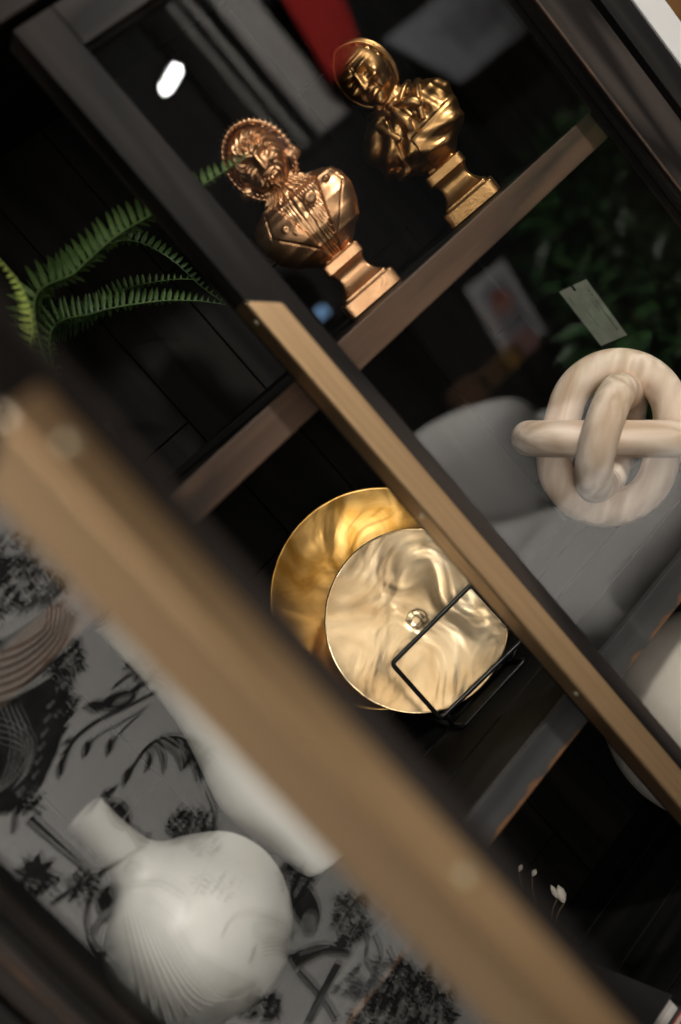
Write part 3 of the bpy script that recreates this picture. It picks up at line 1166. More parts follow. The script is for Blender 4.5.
frond([root, root + Vector((-0.06, 0.02, 0.10)), root + Vector((-0.13, 0.05, 0.12)), root + Vector((-0.2, 0.06, 0.05))], M_fern, 0.03, 0.008)
frond([root, root + Vector((-0.03, 0.07, 0.12)), root + Vector((-0.05, 0.13, 0.16)), root + Vector((-0.08, 0.17, 0.10))], M_fern, 0.03, 0.008)

# ------------------------------------------------------------------ paper tag on the inside of the closed door's pane
M_tag = simple('grey_green_paper', (0.062, 0.066, 0.052), 0.8, 0, 60, (0.085, 0.09, 0.07))
M_ink = simple('faded_grey_ink', (0.015, 0.017, 0.013), 0.8)
tc_ = [at_y(px, py, 0.0210) for px, py in ((559, 292), (586, 279), (627, 335), (601, 346))]
tag_o = empty('price_tag', tc_[0], 'small grey-green paper tag with faint print on the glass above the knot', 'tag')
bm = BM()
o0 = tc_[0]
ux, uz = (tc_[1] - tc_[0]), (tc_[3] - tc_[0])


def tp(a, b, dy):
    q = (tc_[0] * (1 - a) + tc_[1] * a) * (1 - b) + (tc_[3] * (1 - a) + tc_[2] * a) * b
    return q - o0 + Vector((0, dy, 0))


def quadbox(bm, cs, d0, d1, mi=0):
    lo = [bm.verts.new(tp(a, b, d0)) for a, b in cs]
    hi = [bm.verts.new(tp(a, b, d1)) for a, b in cs]
    n = len(cs)
    bm.faces.new(lo).material_index = mi
    bm.faces.new(hi[::-1]).material_index = mi
    for i in range(n):
        bm.faces.new((lo[i], lo[(i + 1) % n], hi[(i + 1) % n], hi[i])).material_index = mi


quadbox(bm, [(0, 0), (0.42, 0), (0.42, 0.09), (0.50, 0.09), (0.50, 0), (1, 0), (1, 1), (0, 1)], -0.0004, 0.0004)
obj('paper', bm, M_tag, tag_o)
bm = BM()
random.seed(5)
for (a0, b0, b1, wd) in ((0.80, 0.16, 0.84, 0.05), (0.70, 0.2, 0.5, 0.03), (0.34, 0.40, 0.72, 0.03), (0.12, 0.15, 0.30, 0.03)):
    b = b0
    while b < b1:
        l = random.uniform(0.015, 0.05)
        quadbox(bm, [(a0, b), (a0 + wd * random.uniform(.6, 1.2), b), (a0 + wd, b + l), (a0, b + l)], -0.0006, -0.0002)
        b += l + random.uniform(0.008, 0.025)
o = obj('print', bm, M_ink, tag_o)
o['label'] = 'faint dark print'

# ------------------------------------------------------------------ bottom shelf: buds in a bottle, books
bl = at_y(552, 895, 0.205)
M_bud = simple('ivory_petal', (0.78, 0.72, 0.63), 0.6)
M_stem = simple('dry_stem', (0.12, 0.09, 0.05), 0.7)
bx = bl.x - 0.055
M_dkg = simple('black_glazed_bottle', (0.012, 0.012, 0.013), 0.3)
bot_o = empty('bottle', (bx, 0.215, ZB + 0.0004), 'black bottle on the bottom shelf behind the open door, holding dried ivory buds', 'bottle')
bm = BM()
add_lathe(bm, [(0.001, 0), (0.024, 0), (0.027, 0.004), (0.027, 0.055), (0.02, 0.075), (0.011, 0.085), (0.010, 0.105), (0.012, 0.108), (0.008, 0.108), (0.007, 0.08)], 36)
obj('body', bm, M_dkg, bot_o, smooth=True)
fl = empty('dried_flower', (bx, 0.215, ZB + 0.03), 'dried stem with pointed ivory buds showing below the worn middle shelf', 'flower')
fo2 = Vector((bx, 0.215, ZB + 0.03))


def bud(tip, axis, ln, r):
    bm = BM()
    q = Vector(axis).normalized().to_track_quat('Z', 'Y').to_matrix().to_4x4()
    T = Matrix.Translation(tip) @ q
    add_lathe(bm, [(0.0004, -ln), (r * 0.55, -ln * 0.85), (r, -ln * 0.55), (r * 0.8, -ln * 0.25), (0.0004, 0)], 20, T)
    return obj('bud', bm, M_bud, fl, smooth=True)


upv = Vector((-0.05, 0, 1))
pts_b = [(558, 885, 0.205, 0.024, 0.0062, (0.45, 0, 1)), (551, 885, 0.205, 0.019, 0.0036, (0.3, 0, 1)), (536, 869, 0.22, 0.010, 0.0034, (1, 0, 0.2)), (522, 864, 0.225, 0.010, 0.003, (0.6, 0, 0.2))]
for (px, py, yy, ln, r, ax) in pts_b:
    tip = at_y(px, py, yy) - fo2
    bud(tip, ax, ln, r)
    e = tip - Vector(ax).normalized() * ln
    bm = BM()
    add_tube(bm, cr([Vector((0, 0, 0)), Vector((e.x * 0.2, 0, 0.085)), e * 0.7 + Vector((0, 0, 0.03)), e], 6), 0.0011, 6)
    obj('stem', bm, M_stem, fl, smooth=True)

bp_ = at_y(655, 1003, 0.10)
M_pages = simple('book_pages', (0.62, 0.58, 0.54), 0.8, 0, 3, (0.45, 0.42, 0.4), 0, None, (1, 1, 240))
for k, (cz, th, mcol, lab) in enumerate(((0.0, 0.020, (0.03, 0.07, 0.13), 'blue-covered book lying lowest on the bottom shelf by the open door'),
                                         (0.0205, 0.012, (0.35, 0.05, 0.03), 'thin red-covered book between the blue and black books'),
                                         (0.033, 0.022, (0.02, 0.02, 0.02), 'black-covered book lying on top of the low stack'))):
    w_ = 0.15 + 0.006 * (2 - k)
    xr = bp_.x + 0.012
    bk_o = empty('book', (xr - w_, 0.10, ZB + cz + 0.0002), lab, 'book', 'books lying on the bottom shelf')
    bm = BM()
    mc = simple('cover_%d' % k, mcol, 0.5)
    add_box(bm, (0, -0.03, 0), (w_, 0.16, 0.0018))
    add_box(bm, (0, -0.03, th - 0.0018), (w_, 0.16, th))
    add_box(bm, (0, -0.03, 0), (0.0018, 0.16, th))
    obj('cover', bm, mc, bk_o, bevel=0.0004)
    bm = BM()
    add_box(bm, (0.0019, -0.026, 0.0019), (w_ - 0.004, 0.156, th - 0.0019))
    obj('page_block', bm, M_pages, bk_o)

# ------------------------------------------------------------------ printed fabric screen left of the cabinet (mirrored by the open door)
VY = 0.25
M_fab = None
m, nt, b = new_mat('cream_woven_linen')
N, L = nt.nodes, nt.links
tcn = N.new('ShaderNodeTexCoord')
mpn = N.new('ShaderNodeMapping')
L.new(tcn.outputs['UV'], mpn.inputs[0])
ck = N.new('ShaderNodeTexChecker')
ck.inputs['Scale'].default_value = 440
ck.inputs['Color1'].default_value = (0.50, 0.49, 0.475, 1)
ck.inputs['Color2'].default_value = (0.80, 0.79, 0.76, 1)
L.new(mpn.outputs[0], ck.inputs['Vector'])
L.new(ck.outputs['Color'], b.inputs['Base Color'])
b.inputs['Roughness'].default_value = 0.9
M_fab = m
M_ink_d = simple('charcoal_print', (0.01, 0.01, 0.01), 0.95, 0, 90, (0.035, 0.035, 0.034))
M_ink_m = simple('grey_print', (0.24, 0.24, 0.23), 0.9, 0, 70, (0.38, 0.38, 0.36))
M_ink_l = simple('pale_print', (0.58, 0.56, 0.53), 0.9)

scr_o = mir_left(Vector((0.2, VY, FL)))
screen = empty('fabric_screen', scr_o, 'cream screen panel printed with dark pastoral figures, mirrored in the open door', 'screen')
S0, S1, Z0, Z1 = -0.15, 0.52, -1.40, 0.30


def sp_(s, z, off=0.0):
    """a place on the panel: s along it, off in front of the cloth"""
    return mir_left(Vector((s, VY - off, z))) - scr_o


bm = BM()
uvl = bm.loops.layers.uv.new('uv')
vs = [bm.verts.new(sp_(s, z)) for s, z in ((S0, Z0), (S1, Z0), (S1, Z1), (S0, Z1))]
vb = [bm.verts.new(sp_(s, z, -0.012)) for s, z in ((S0, Z0), (S1, Z0), (S1, Z1), (S0, Z1))]
f = bm.faces.new(vs)
for lp, uv in zip(f.loops, ((S0, Z0), (S1, Z0), (S1, Z1), (S0, Z1))):
    lp[uvl].uv = uv
bm.faces.new(vb[::-1])
for i in range(4):
    bm.faces.new((vs[i], vs[(i + 1) % 4], vb[(i + 1) % 4], vb[i]))

LAY = [0]


def pix(u, v):
    p = at_y(u, v, VY)
    return p.x, p.z


def poly(pts, mi, lay):
    LAY[0] += 1
    off = 0.0003 + 0.0004 * lay + 0.0000006 * LAY[0]
    vv = [bm.verts.new(sp_(*pix(u, v), off)) for u, v in pts]
    try:
        fc = bm.faces.new(vv)
        fc.material_index = mi
    except ValueError:
        pass


def stroke(pts, w0, w1, mi=1, lay=0, mid=None):
    P = cr([Vector((a, b_, 0)) for a, b_ in pts], 7)
    n = len(P)
    Lf, Rt = [], []
    for i, p in enumerate(P):
        t = (P[min(i + 1, n - 1)] - P[max(i - 1, 0)]).normalized()
        q = i / (n - 1)
        wv = w0 + (w1 - w0) * q
        if mid is not None:
            wv = (w0 * (1 - q) + w1 * q) * (1 - 4 * q * (1 - q)) + mid * 4 * q * (1 - q)
        nn = Vector((-t.y, t.x, 0)) * wv * 0.5
        Lf.append(p + nn); Rt.append(p - nn)
    for i in range(n - 1):
        poly([(Lf[i].x, Lf[i].y), (Lf[i + 1].x, Lf[i + 1].y), (Rt[i + 1].x, Rt[i + 1].y), (Rt[i].x, Rt[i].y)], mi, lay)


def leafp(u, v, ang, ln, wd, mi=1, lay=0):
    c, s = math.cos(math.radians(ang)), math.sin(math.radians(ang))
    out = []
    for t, k in ((0, 0), (.25, .8), (.5, 1), (.75, .6), (1, 0)):
        out.append((u + c * ln * t - s * wd * k * .5, v + s * ln * t + c * wd * k * .5))
    for t, k in ((.75, .6), (.5, 1), (.25, .8)):
        out.append((u + c * ln * t + s * wd * k * .5, v + s * ln * t - c * wd * k * .5))
    poly(out, mi, lay)


def blob(u, v, rx, ry, ang=0, mi=1, lay=0, n=20, wob=0.0):
    c, s = math.cos(math.radians(ang)), math.sin(math.radians(ang))
    pts = []
    for i in range(n):
        a = 2 * math.pi * i / n
        k = 1 + wob * math.sin(a * 5 + u)
        x, y = rx * k * math.cos(a), ry * k * math.sin(a)
        pts.append((u + c * x - s * y, v + s * x + c * y))
    poly(pts, mi, lay)


def foliage(u, v, rx, ry, n, ln=9, wd=4):
    for _ in range(n):
        a, r = random.uniform(0, 360), math.sqrt(random.random())
        uu, vv = u + rx * r * math.cos(math.radians(a)), v + ry * r * math.sin(math.radians(a))
        leafp(uu, vv, random.uniform(0, 360), random.uniform(.6, 1.2) * ln, random.uniform(.7, 1.2) * wd, random.choice((1, 1, 1, 2)), random.choice((0, 1)))


random.seed(11)
D, G, P_ = 1, 2, 3
# leaves and fur over the drapery, top left
foliage(10, 575, 32, 40, 150, 13, 5)
foliage(50, 590, 16, 22, 50, 10, 4)
foliage(-20, 600, 25, 60, 80, 13, 5)
# drapery swag
poly([(-20, 655), (20, 628), (60, 600), (78, 618), (70, 640), (45, 668), (10, 700), (8, 740), (-20, 760)], G, 0)
for k in range(6):
    stroke([(48 + k * 5, 604 + k * 2), (45 + k * 3, 628 + k * 4), (15 + k * 2, 648 + k * 7), (-20, 656 + k * 9)], 2.0, 5.0, D, 1)
    stroke([(51 + k * 5, 606 + k * 2), (47 + k * 3, 632 + k * 4), (18 + k * 2, 652 + k * 7), (-20, 660 + k * 9)], 1, 3, P_, 1)
# urn
poly([(-25, 700), (10, 700), (30, 690), (52, 676), (66, 690), (66, 720), (58, 750), (42, 785), (20, 808), (-25, 822)], D, 0)
for k in range(4):
    stroke([(2 + k * 5, 706), (12 + k * 6, 740), (2 + k * 4, 780), (-20, 800)], 1.5, 1.5, G, 1)
for k in range(7):
    leafp(60 + (k % 2) * 3, 690 + k * 11, -70 + k * 6, 12, 6)
    blob(50 - k * 3, 705 + k * 14, 2.2, 3.2, 30, G, 1)
foliage(72, 655, 10, 16, 40, 11, 5)
foliage(58, 668, 14, 10, 40, 9, 5)
foliage(66, 700, 8, 22, 46, 9, 5)
foliage(20, 800, 26, 14, 30, 9, 5)
for k in range(5):
    stroke([(-20, 712 + k * 6), (12 + k * 2, 720 + k * 7), (34 - k * 2, 742 + k * 6), (26 - k * 3, 776 + k * 3)], 1.0, 1.6, G, 1)
# reed branch and oriole-like shape
stroke([(158, 690), (128, 706), (95, 722), (72, 742), (61, 768)], 2.2, 4, D)
stroke([(148, 706), (118, 724), (98, 735), (84, 752)], 1.2, 1.2, D)
stroke([(140, 714), (124, 728), (112, 742)], 1.2, 1.2, D)
for (u, v, a) in ((90, 738, 110), (112, 736, 105), (62, 758, 100), (130, 766, 110)):
    leafp(u, v, a, 22, 8)
blob(118, 700, 20, 8, -22, D); blob(96, 706, 9, 6, -10, D); leafp(90, 706, 175, 9, 4); blob(122, 700, 10, 3, -22, G, 1)
stroke([(128, 694), (150, 680), (165, 686)], 5, 2, D)
stroke([(112, 688), (132, 674), (152, 676)], 3, 1, D)
stroke([(190, 738), (166, 736), (146, 748), (132, 768), (126, 782)], 2, 3, D)
for (bx_, by_, a_, l_) in ((152, 741, 70, 34), (158, 739, 52, 40), (166, 737, 40, 46), (174, 736, 62, 52), (182, 737, 30, 40), (147, 748, 95, 24), (190, 740, 75, 44)):
    ar = math.radians(a_)
    ex, ey = bx_ + l_ * math.cos(ar), by_ + l_ * math.sin(ar)
    stroke([(bx_, by_), (bx_ + l_ * .5 * math.cos(ar) + 4, by_ + l_ * .5 * math.sin(ar) - 3), (ex, ey)], 1.2, 1.0, D, 0, 5.5)
foliage(196, 755, 12, 16, 30, 9, 5)
# heron
blob(119, 815, 10, 16, -30, D); stroke([(112, 808), (124, 800), (128, 812), (120, 822)], 2.5, 2.5, G, 1)
stroke([(118, 806), (108, 800), (104, 795), (106, 790)], 5, 4, D); blob(106, 794, 5, 4.4, 0, D); leafp(109, 792, -40, 11, 4)
for k in range(4): leafp(122 + k * 3, 824 + k * 2, 30 + k * 10, 24, 6)
stroke([(136, 838), (150, 838)], 4, 8, D)
# bush
for k in range(9):
    a = -130 + k * 14
    stroke([(192, 850), (192 + 18 * math.cos(math.radians(a)), 850 + 22 * math.sin(math.radians(a))), (190 + 34 * math.cos(math.radians(a)), 846 + 38 * math.sin(math.radians(a)))], 2, 1, D)
foliage(188, 824, 22, 18, 90, 6, 4)
foliage(205, 842, 14, 12, 40, 6, 4)
stroke([(206, 790), (214, 812), (212, 836)], 2, 4, D)
# oarsman, pole and star leaves
stroke([(30, 818), (60, 845), (100, 880)], 11, 4, D); stroke([(33, 820), (62, 846), (98, 876)], 3, 1, G, 1)
stroke([(14, 832), (16, 812), (30, 806), (44, 812)], 5, 3, D)
stroke([(52, 902), (100, 872), (146, 845)], 4, 3, D)
for k in range(8): leafp(36, 872, k * 45 + 10, 22, 9)
foliage(40, 885, 22, 8, 26, 10, 5)
# woman with a tambourine and a flowing dress
blob(136, 872, 9, 11, -20, G, 1); blob(133, 866, 9, 7, -20, D)
foliage(84, 886, 16, 14, 50, 9, 5)
blob(112, 902, 16, 18, 20, D); blob(122, 892, 13, 9, 25, G, 1)
stroke([(118, 905), (100, 918), (92, 935), (104, 948)], 7, 4, G, 1)
stroke([(90, 895), (86, 920), (96, 950), (112, 948), (110, 930)], 4, 4, D)
stroke([(128, 884), (160, 880), (186, 896), (184, 916), (160, 928)], 7, 6, G)
stroke([(126, 886), (158, 884), (182, 897)], 1.5, 1.5, D, 1)
poly([(118, 896), (150, 890), (176, 915), (196, 950), (228, 968), (256, 980), (250, 1000), (222, 1022), (180, 1040), (140, 1040), (122, 990), (104, 940)], G, 0)
for k in range(11):
    e = (142 + k * 11.5, 1034 - k * 5)
    stroke([(122 + k * 4, 900 + k * 2), (128 + k * 6, 935 + k * 3), (138 + k * 8.5, 985 + k), e], 1.2, 4.5, D, 1)
    stroke([(126 + k * 4, 902 + k * 2), (132 + k * 6, 938 + k * 3), (142 + k * 8.5, 987 + k), (e[0] + 4, e[1])], .8, 3.0, P_, 1)
blob(108, 985, 14, 34, -22, D)
foliage(105, 1000, 18, 40, 50, 10, 5)
foliage(222, 890, 16, 14, 30, 6, 3); foliage(200, 880, 12, 9, 22, 6, 3)
# small dog
stroke([(226, 925), (238, 914), (258, 912), (282, 920), (292, 936)], 5, 5, G); blob(270, 932, 20, 12, 20, G)
for k in range(5): stroke([(262, 938 + k * 4), (276, 936 + k * 4), (288, 940 + k * 4)], 1.2, 1.2, D, 1)
stroke([(226, 925), (222, 936)], 4, 2, D); stroke([(255, 945), (250, 962)], 4, 3, D); stroke([(285, 950), (296, 962)], 4, 3, D)
# seated figure and trestle at right
blob(304, 905, 14, 24, -20, D); blob(302, 880, 8, 9, 0, D); foliage(296, 876, 16, 14, 40, 9, 5)
blob(308, 922, 8, 11, 10, G, 1)
stroke([(290, 962), (320, 948), (350, 952)], 16, 6, D); stroke([(300, 952), (330, 944)], 4, 2, G, 1)
stroke([(338, 945), (345, 938)], 10, 10, D)
stroke([(298, 970), (320, 995), (336, 1020)], 6, 6, D); stroke([(338, 962), (318, 1000), (306, 1024)], 7, 7, D)
foliage(262, 1005, 18, 10, 30, 12, 5)
foliage(352, 985, 14, 14, 34, 8, 5)
stroke([(365, 960), (378, 980), (392, 1005), (396, 1030)], 4, 6, D)
foliage(392, 985, 26, 26, 120, 11, 6)
foliage(385, 1020, 40, 14, 80, 10, 5)
foliage(425, 1010, 26, 26, 90, 11, 5)
foliage(350, 915, 20, 22, 60, 10, 4)
foliage(430, 985, 30, 20, 60, 10, 5)
for k in range(8):
    stroke([(345 + k * 14, 905 + k * 14), (352 + k * 14, 925 + k * 14), (350 + k * 14, 945 + k * 14)], 3, 2, D)
foliage(150, 660, 24, 16, 26, 9, 4)
o = obj('printed_fabric', bm, [M_fab, M_ink_d, M_ink_m, M_ink_l], screen, recalc=False)
bm = BM()
for (sa, sb, za, zb) in ((S0 - .012, S0, FL, Z1 + .02), (S1, S1 + .03, FL, Z1 + .02), (S0, S1, Z1, Z1 + .02), (S0, S1, Z0 - .03, Z0)):
    lo = [bm.verts.new(sp_(s, z, 0.006)) for s, z in ((sa, za), (sb, za), (sb, zb), (sa, zb))]
    hi = [bm.verts.new(sp_(s, z, -0.02)) for s, z in ((sa, za), (sb, za), (sb, zb), (sa, zb))]
    bm.faces.new(lo); bm.faces.new(hi[::-1])
    for i in range(4):
        bm.faces.new((lo[i], lo[(i + 1) % 4], hi[(i + 1) % 4], hi[i]))
obj('frame', bm, M_case, screen)

# ------------------------------------------------------------------ the shop behind the viewer, mirrored by the closed door
M_sofa = simple('grey_linen_upholstery', (0.36, 0.35, 0.34), 0.9, 0, 120, (0.42, 0.41, 0.40), 0.0008, 200)
M_legw = simple('walnut_leg', (0.09, 0.04, 0.02), 0.5)


def sofa(loc, rz):
    t = empty('sofa', loc, 'grey upholstered sofa with loose cushions, reflected in the closed glass door', 'sofa', None, rz)
    W = 1.9
    def part(name, c, s, r, puff=0.0, rx=0, m=M_sofa):
        bm = BM()
        add_soft_box(bm, (0, 0, 0), s, r, None, 5, puff)
        o = obj(name, bm, m, t, smooth=True)
        o.location = c
        o.rotation_euler = (rx, 0, 0)
        return o
    # local: faces +Y, seat width along X
    part('base', (0, 0, 0.21), (W, 0.86, 0.18), 0.05)
    for q in (-1, 1):
        part('seat_cushion', (q * 0.41, 0.06, 0.39), (0.80, 0.74, 0.20), 0.075, 0.02)
    part('back_cushion', (-0.41, -0.20, 0.63), (0.78, 0.22, 0.42), 0.10, 0.035, math.radians(14))
    part('arm', (-0.90, 0.0, 0.42), (0.18, 0.90, 0.50), 0.075)
    part('arm', (0.90, 0.0, 0.38), (0.18, 0.90, 0.40), 0.075)
    part('backrest', (-0.42, -0.38, 0.42), (1.06, 0.16, 0.54), 0.07)
    for qx in (-1, 1):
        for qy in (-1, 1):
            bm = BM()
            add_tube(bm, [(qx * 0.82, qy * 0.34, 0.13), (qx * 0.84, qy * 0.36, 0.0)], lambda q: 0.03 - 0.01 * q, 12)
            obj('leg', bm, M_legw, t, smooth=True)
    return t


sofa((1.66, -1.92, FL), math.radians(90))

bm_mats = dict(
    black=simple('matte_black_laminate', (0.008, 0.008, 0.009), 0.6),
    grey=simple('grey_concrete_pillar', (0.50, 0.48, 0.45), 0.8, 0, 6, (0.58, 0.56, 0.53)),
    red=simple('red_banner_cloth', (0.55, 0.02, 0.015), 0.8, 0, 12, (0.6, 0.03, 0.02)),
    paper=simple('pale_sign_paper', (0.42, 0.43, 0.46), 0.7, 0, 20, (0.46, 0.47, 0.5)),
)


def board(name, quad, y, th, m, label, cat, border=None, mats=None):
    """an upright board whose outline is given by four places on a plane behind the viewer"""
    P = [virt(u, v, y) for u, v in quad]
    c = sum(P, Vector()) / 4
    o = empty(name, c, label, cat)
    bm = BM()
    f0 = [bm.verts.new(p - c) for p in P]
    f1 = [bm.verts.new(p - c + Vector((0, -th, 0))) for p in P]
    bm.faces.new(f0); bm.faces.new(f1[::-1])
    for i in range(4):
        bm.faces.new((f0[i], f0[(i + 1) % 4], f1[(i + 1) % 4], f1[i]))
    return o, bm, P, c


def panel(bm, P, c, a0, a1, b0, b1, dy, mi=0):
    def q(a, b):
        return (P[0] * (1 - a) + P[1] * a) * (1 - b) + (P[3] * (1 - a) + P[2] * a) * b - c + Vector((0, dy, 0))
    lo = [bm.verts.new(q(a, b)) for a, b in ((a0, b0), (a1, b0), (a1, b1), (a0, b1))]
    hi = [bm.verts.new(q(a, b) + Vector((0, 0.004, 0))) for a, b in ((a0, b0), (a1, b0), (a1, b1), (a0, b1))]
    bm.faces.new(lo).material_index = mi; bm.faces.new(hi[::-1]).material_index = mi
    for i in range(4):
        bm.faces.new((lo[i], lo[(i + 1) % 4], hi[(i + 1) % 4], hi[i])).material_index = mi


# back-wall plane seen in the mirror
YW = -YF + 2 * GLASS_Y
# concrete pillar standing before the front wall
pa, pb = virt(246, 60, YW - 0.3), virt(330, 120, YW - 0.3)
bm = BM()
add_box(bm, (3.16, YF, FL), (3.60, YF + 0.3, CE))
tag(obj('pillar', bm, bm_mats['grey'], bevel=0.02), kind='structure')
# black pipes running down the pillar
for qx, rr in ((3.205 - pa.x, 0.022), (3.31 - pa.x, 0.032)):
    bm = BM()
    add_tube(bm, [(pa.x + qx, YF + 0.3 + rr, FL), (pa.x + qx, YF + 0.3 + rr, CE)], rr, 16)
    pz = bm
    po = obj('drain_pipe', pz, M_case, smooth=True)
    tag(po, 'thinner black pipe running down the grey pillar' if rr < 0.03 else 'thicker black pipe running down the grey pillar', 'pipe')
unit = empty('shop_counter', (3.3, -3.92, FL), 'tall black counter unit standing in front of the grey pillar', 'counter')
bm = BM()
add_box(bm, (-0.45, -0.0, 0), (0.52, 0.26, 2.02))
obj('body', bm, bm_mats['black'], unit, bevel=0.006)
bm = BM()
add_box(bm, (-0.47, -0.0, 2.02), (0.54, 0.28, 2.055))
obj('top', bm, bm_mats['black'], unit, bevel=0.004)
# red banner
o, bm, P, c = board('banner', [(268, -30), (318, -66), (362, 48), (333, 80)], YW - 0.45, 0.02, None, 'red cloth banner hanging beside the pillar, reflected above the stern bust', 'banner')
obj('cloth', bm, bm_mats['red'], o)
bm = BM()
add_tube(bm, [P[0] - c + Vector((-.05, 0, 0.01)), P[1] - c + Vector((.05, 0, 0.01))], 0.015, 10)
add_tube(bm, [(P[0] + P[1]) / 2 - c, Vector(((P[0].x + P[1].x) / 2, P[0].y, CE)) - c], 0.006, 8)
obj('rod', bm, M_wire, o)
# pale notice board at the top
o, bm, P, c = board('notice_board', [(384, 40), (470, -28), (545, 14), (462, 82)], YW - 0.35, 0.03, None, 'pale grey notice board with faint print, reflected right of the stern bust', 'sign')
obj('board', bm, bm_mats['paper'], o)
bm = BM()
random.seed(4)
for r_ in range(5):
    a = 0.30
    while a < 0.75:
        l = random.uniform(.03, .09)
        panel(bm, P, c, a, a + l, 0.30 + r_ * 0.09, 0.34 + r_ * 0.09, 0.002)
        a += l + 0.02
obj('print', bm, simple('grey_print_ink', (0.2, 0.19, 0.2), 0.8), o)
# framed picture
o, bm, P, c = board('framed_picture', [(468, 287), (503, 259), (546, 331), (510, 359)], 2.9, 0.03, None, 'small white-framed picture with a reddish print, reflected between the shelves', 'picture')
obj('frame', bm, simple('white_frame', (0.75, 0.73, 0.74), 0.5), o)
bm = BM()
panel(bm, P, c, 0.16, 0.84, 0.14, 0.86, 0.001)
panel(bm, P, c, 0.22, 0.70, 0.30, 0.52, 0.006, 1)
panel(bm, P, c, 0.30, 0.55, 0.24, 0.36, 0.009, 2)
panel(bm, P, c, 0.3, 0.42, 0.64, 0.70, 0.006, 3)
panel(bm, P, c, 0.55, 0.68, 0.60, 0.70, 0.006, 3)
obj('print', bm, [simple('print_ground', (0.42, 0.42, 0.46), 0.6), simple('print_pink', (0.6, 0.32, 0.26), 0.6), simple('print_red', (0.42, 0.12, 0.1), 0.6), simple('print_grey', (0.2, 0.18, 0.18), 0.6)], o)
# a black plinth carries the picture
pc = c
pb_ = min(p.z for p in P)
bm = BM()
add_box(bm, (P[0].x - 0.35, P[0].y - 0.30, FL), (P[1].x + 0.06, P[0].y + 0.12, pb_))
tag(obj('display_plinth', bm, simple('black_plinth', (0.01, 0.01, 0.01), 0.6), bevel=0.005), 'low black plinth under the small framed picture behind the sofa', 'plinth')
# little things on the plinth
def small_box(name, u, v, sz, col, lab, y=2.82, cat='box'):
    p = virt(u, v, y)
    o = empty(name, (p.x, p.y, pb_), lab, cat, 'small goods on the low plinth')
    bm = BM()
    add_soft_box(bm, (0, 0, sz[2] / 2), sz, 0.012, None, 3)
    obj('body', bm, simple(name + '_paint', col, 0.5), o)
    bm = BM()
    add_soft_box(bm, (0, 0, sz[2] + 0.008), (sz[0] * 1.05, sz[1] * 1.05, 0.022), 0.006, None, 2)
    obj('lid', bm, simple(name + '_lid', tuple(x * 0.7 for x in col), 0.5), o)


small_box('storage_box', 540, 362, (0.10, 0.08, 0.07), (0.55, 0.30, 0.28), 'pinkish lidded box right of the small framed picture')
small_box('storage_box', 522, 376, (0.08, 0.08, 0.06), (0.5, 0.28, 0.08), 'amber lidded box in front of the small framed picture')
small_box('storage_box', 497, 384, (0.10, 0.08, 0.07), (0.20, 0.12, 0.06), 'brown lidded box left of the small framed picture')
small_box('storage_box', 450, 375, (0.12, 0.09, 0.1), (0.22, 0.12, 0.07), 'larger tan lidded box at the left end of the low plinth')

# small blue screen on the counter
o, bm, P, c = board('tablet', [(312, 312), (322, 303), (331, 312), (321, 322)], YW - 0.6, 0.02, None, 'small glowing blue screen reflected below the rollneck bust', 'screen')
obj('case', bm, M_wire, o)
bm = BM(); panel(bm, P, c, 0.05, 0.95, 0.05, 0.95, 0.001)
obj('display', bm, emit('blue_screen_glow', (0.35, 0.62, 1.0), 3.2), o)
bm = BM()
add_tube(bm, [Vector((0, -0.03, -0.02)), Vector((0, -0.05, FL - c.z))], 0.015, 10)
add_lathe(bm, [(0.14, FL - c.z), (0.14, FL - c.z + 0.015), (0.01, FL - c.z + 0.02)], 24, Matrix.Translation((0, -0.05, 0)))
obj('stand', bm, M_wire, o)

# linear pendant lamp
l1, l2 = ray(163, 94), ray(180, 64)
zl = 0.98
pts = []
for d in (l1, l2):
    p = CAM + d * (zl / d.z)
    pts.append(mir_right(p))
lc = (pts[0] + pts[1]) / 2
dirv = (pts[1] - pts[0]).normalized()
lamp = empty('pendant_lamp', lc, 'white glowing tube lamp hanging from the ceiling, reflected at the top', 'lamp')
ln = 0.075
bm = BM()
add_tube(bm, [dirv * -ln, dirv * ln], 0.02, 16)
obj('tube', bm, emit('lamp_white', (1, 0.99, 0.97), 60), lamp)
bm = BM()
add_tube(bm, [dirv * -ln + Vector((0, 0, .04)), dirv * ln + Vector((0, 0, .04))], 0.015, 10)
for q in (-.7, .7):
    add_tube(bm, [dirv * ln * q + Vector((0, 0, .02)), dirv * ln * q + Vector((0, 0, CE - lc.z))], 0.003, 8)
obj('hanger', bm, M_wire, lamp)

# leafy plant behind the sofa
M_leaf = simple('dark_leaf', (0.02, 0.06, 0.02), 0.4, 0, 8, (0.05, 0.12, 0.035))


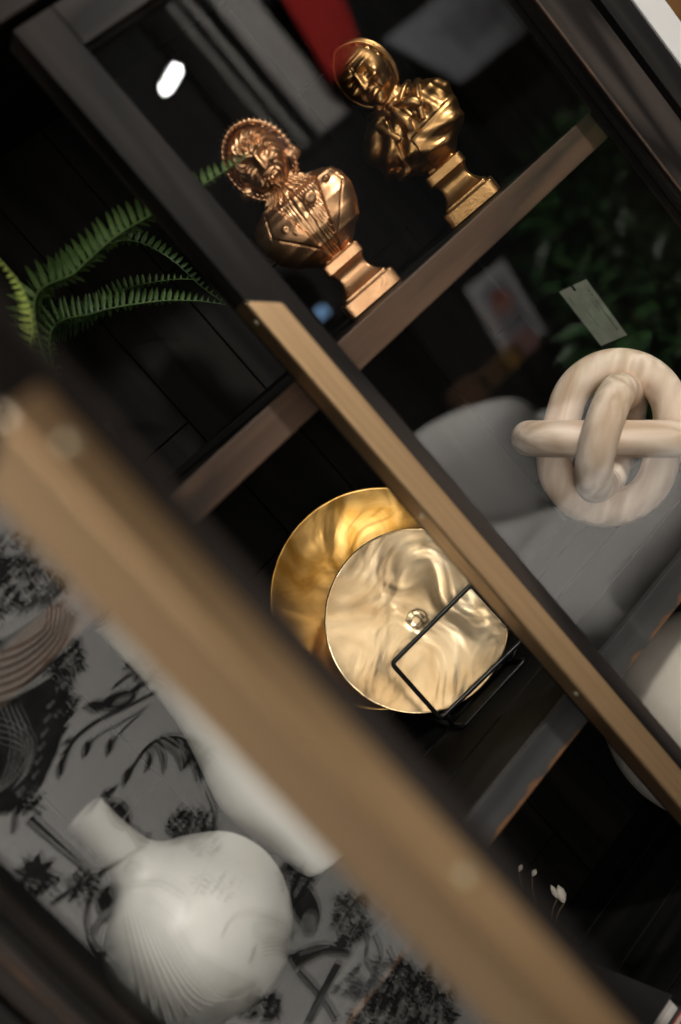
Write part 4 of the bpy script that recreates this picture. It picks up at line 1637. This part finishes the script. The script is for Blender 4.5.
def bush(px, py, yv, rx, rz_, n, label):
    c = virt(px, py, yv)
    o = empty('potted_plant', (c.x, c.y, FL), label, 'plant')
    bm = BM()
    add_lathe(bm, [(0.12, 0), (0.16, 0.02), (0.19, 0.34), (0.17, 0.34), (0.15, 0.3), (0.001, 0.3)], 32)
    obj('pot', bm, simple('dark_grey_pot', (0.02, 0.02, 0.02), 0.6), o, smooth=True)
    hz = c.z - FL
    bm = BM()
    for k in range(9):
        a = k * 2.4
        add_tube(bm, cr([(0.03 * math.cos(a), 0.03 * math.sin(a), 0.3), (rx * .3 * math.cos(a), rx * .3 * math.sin(a), hz * .7), (rx * .6 * math.cos(a), rx * .6 * math.sin(a), hz + rz_ * .4 * math.sin(k))], 5), 0.008, 6)
    obj('stem', bm, M_stem, o)
    bm = BM()
    for _ in range(n):
        while True:
            v = Vector((random.uniform(-1, 1), random.uniform(-1, 1), random.uniform(-1, 1)))
            if 0.2 < v.length < 1: break
        p = Vector((v.x * rx, v.y * rx, hz + v.z * rz_))
        d = (v + Vector((random.uniform(-.6, .6), random.uniform(-.6, .6), random.uniform(-.6, .3)))).normalized()
        s = d.cross(Vector((random.random(), random.random(), 1))).normalized()
        ln, wd = random.uniform(0.07, 0.14), random.uniform(0.02, 0.036)
        up = s.cross(d)
        a = [bm.verts.new(p), bm.verts.new(p + d * ln * .5 + s * wd), bm.verts.new(p + d * ln - up * 0.02), bm.verts.new(p + d * ln * .5 - s * wd)]
        bm.faces.new(a)
    obj('foliage', bm, M_leaf, o, recalc=False)


random.seed(21)
bush(612, 225, 2.85, 0.40, 0.5, 900, 'tall dark leafy pot plant behind the sofa, reflected above the knot')
bush(668, 310, 2.0, 0.34, 0.38, 500, 'shorter leafy pot plant at the right behind the sofa, reflected beside the tag')

# white bookcase beside the cabinet
wb = empty('bookcase', (1.35, 0.25, FL), 'white bookcase side just showing right of the dark cabinet', 'bookcase')
bo = Vector((1.35, 0.25, FL))
def wpart(name, lo, hi, m):
    bm = BM(); add_box(bm, Vector(lo) - bo, Vector(hi) - bo)
    return obj(name, bm, m, wb, bevel=0.002)
wpart('side_panel', (1.140, 0.0, FL), (1.184, 0.46, 1.3), M_white)
wpart('side_panel', (2.0, 0.0, FL), (2.044, 0.46, 1.3), M_white)
e = wpart('back_panel', (1.184, 0.44, FL), (2.0, 0.46, 1.3), simple('amber_wood_back', (0.22, 0.10, 0.03), 0.5, 0, 9, (0.35, 0.17, 0.05), 0, None, (1, 1, 6)))
e['label'] = 'amber wooden back'
for z in (-1.3, -0.8, -0.3, 0.45, 0.85, 1.27):
    wpart('shelf', (1.184, 0.01, z), (2.0, 0.44, z + 0.03), M_white)
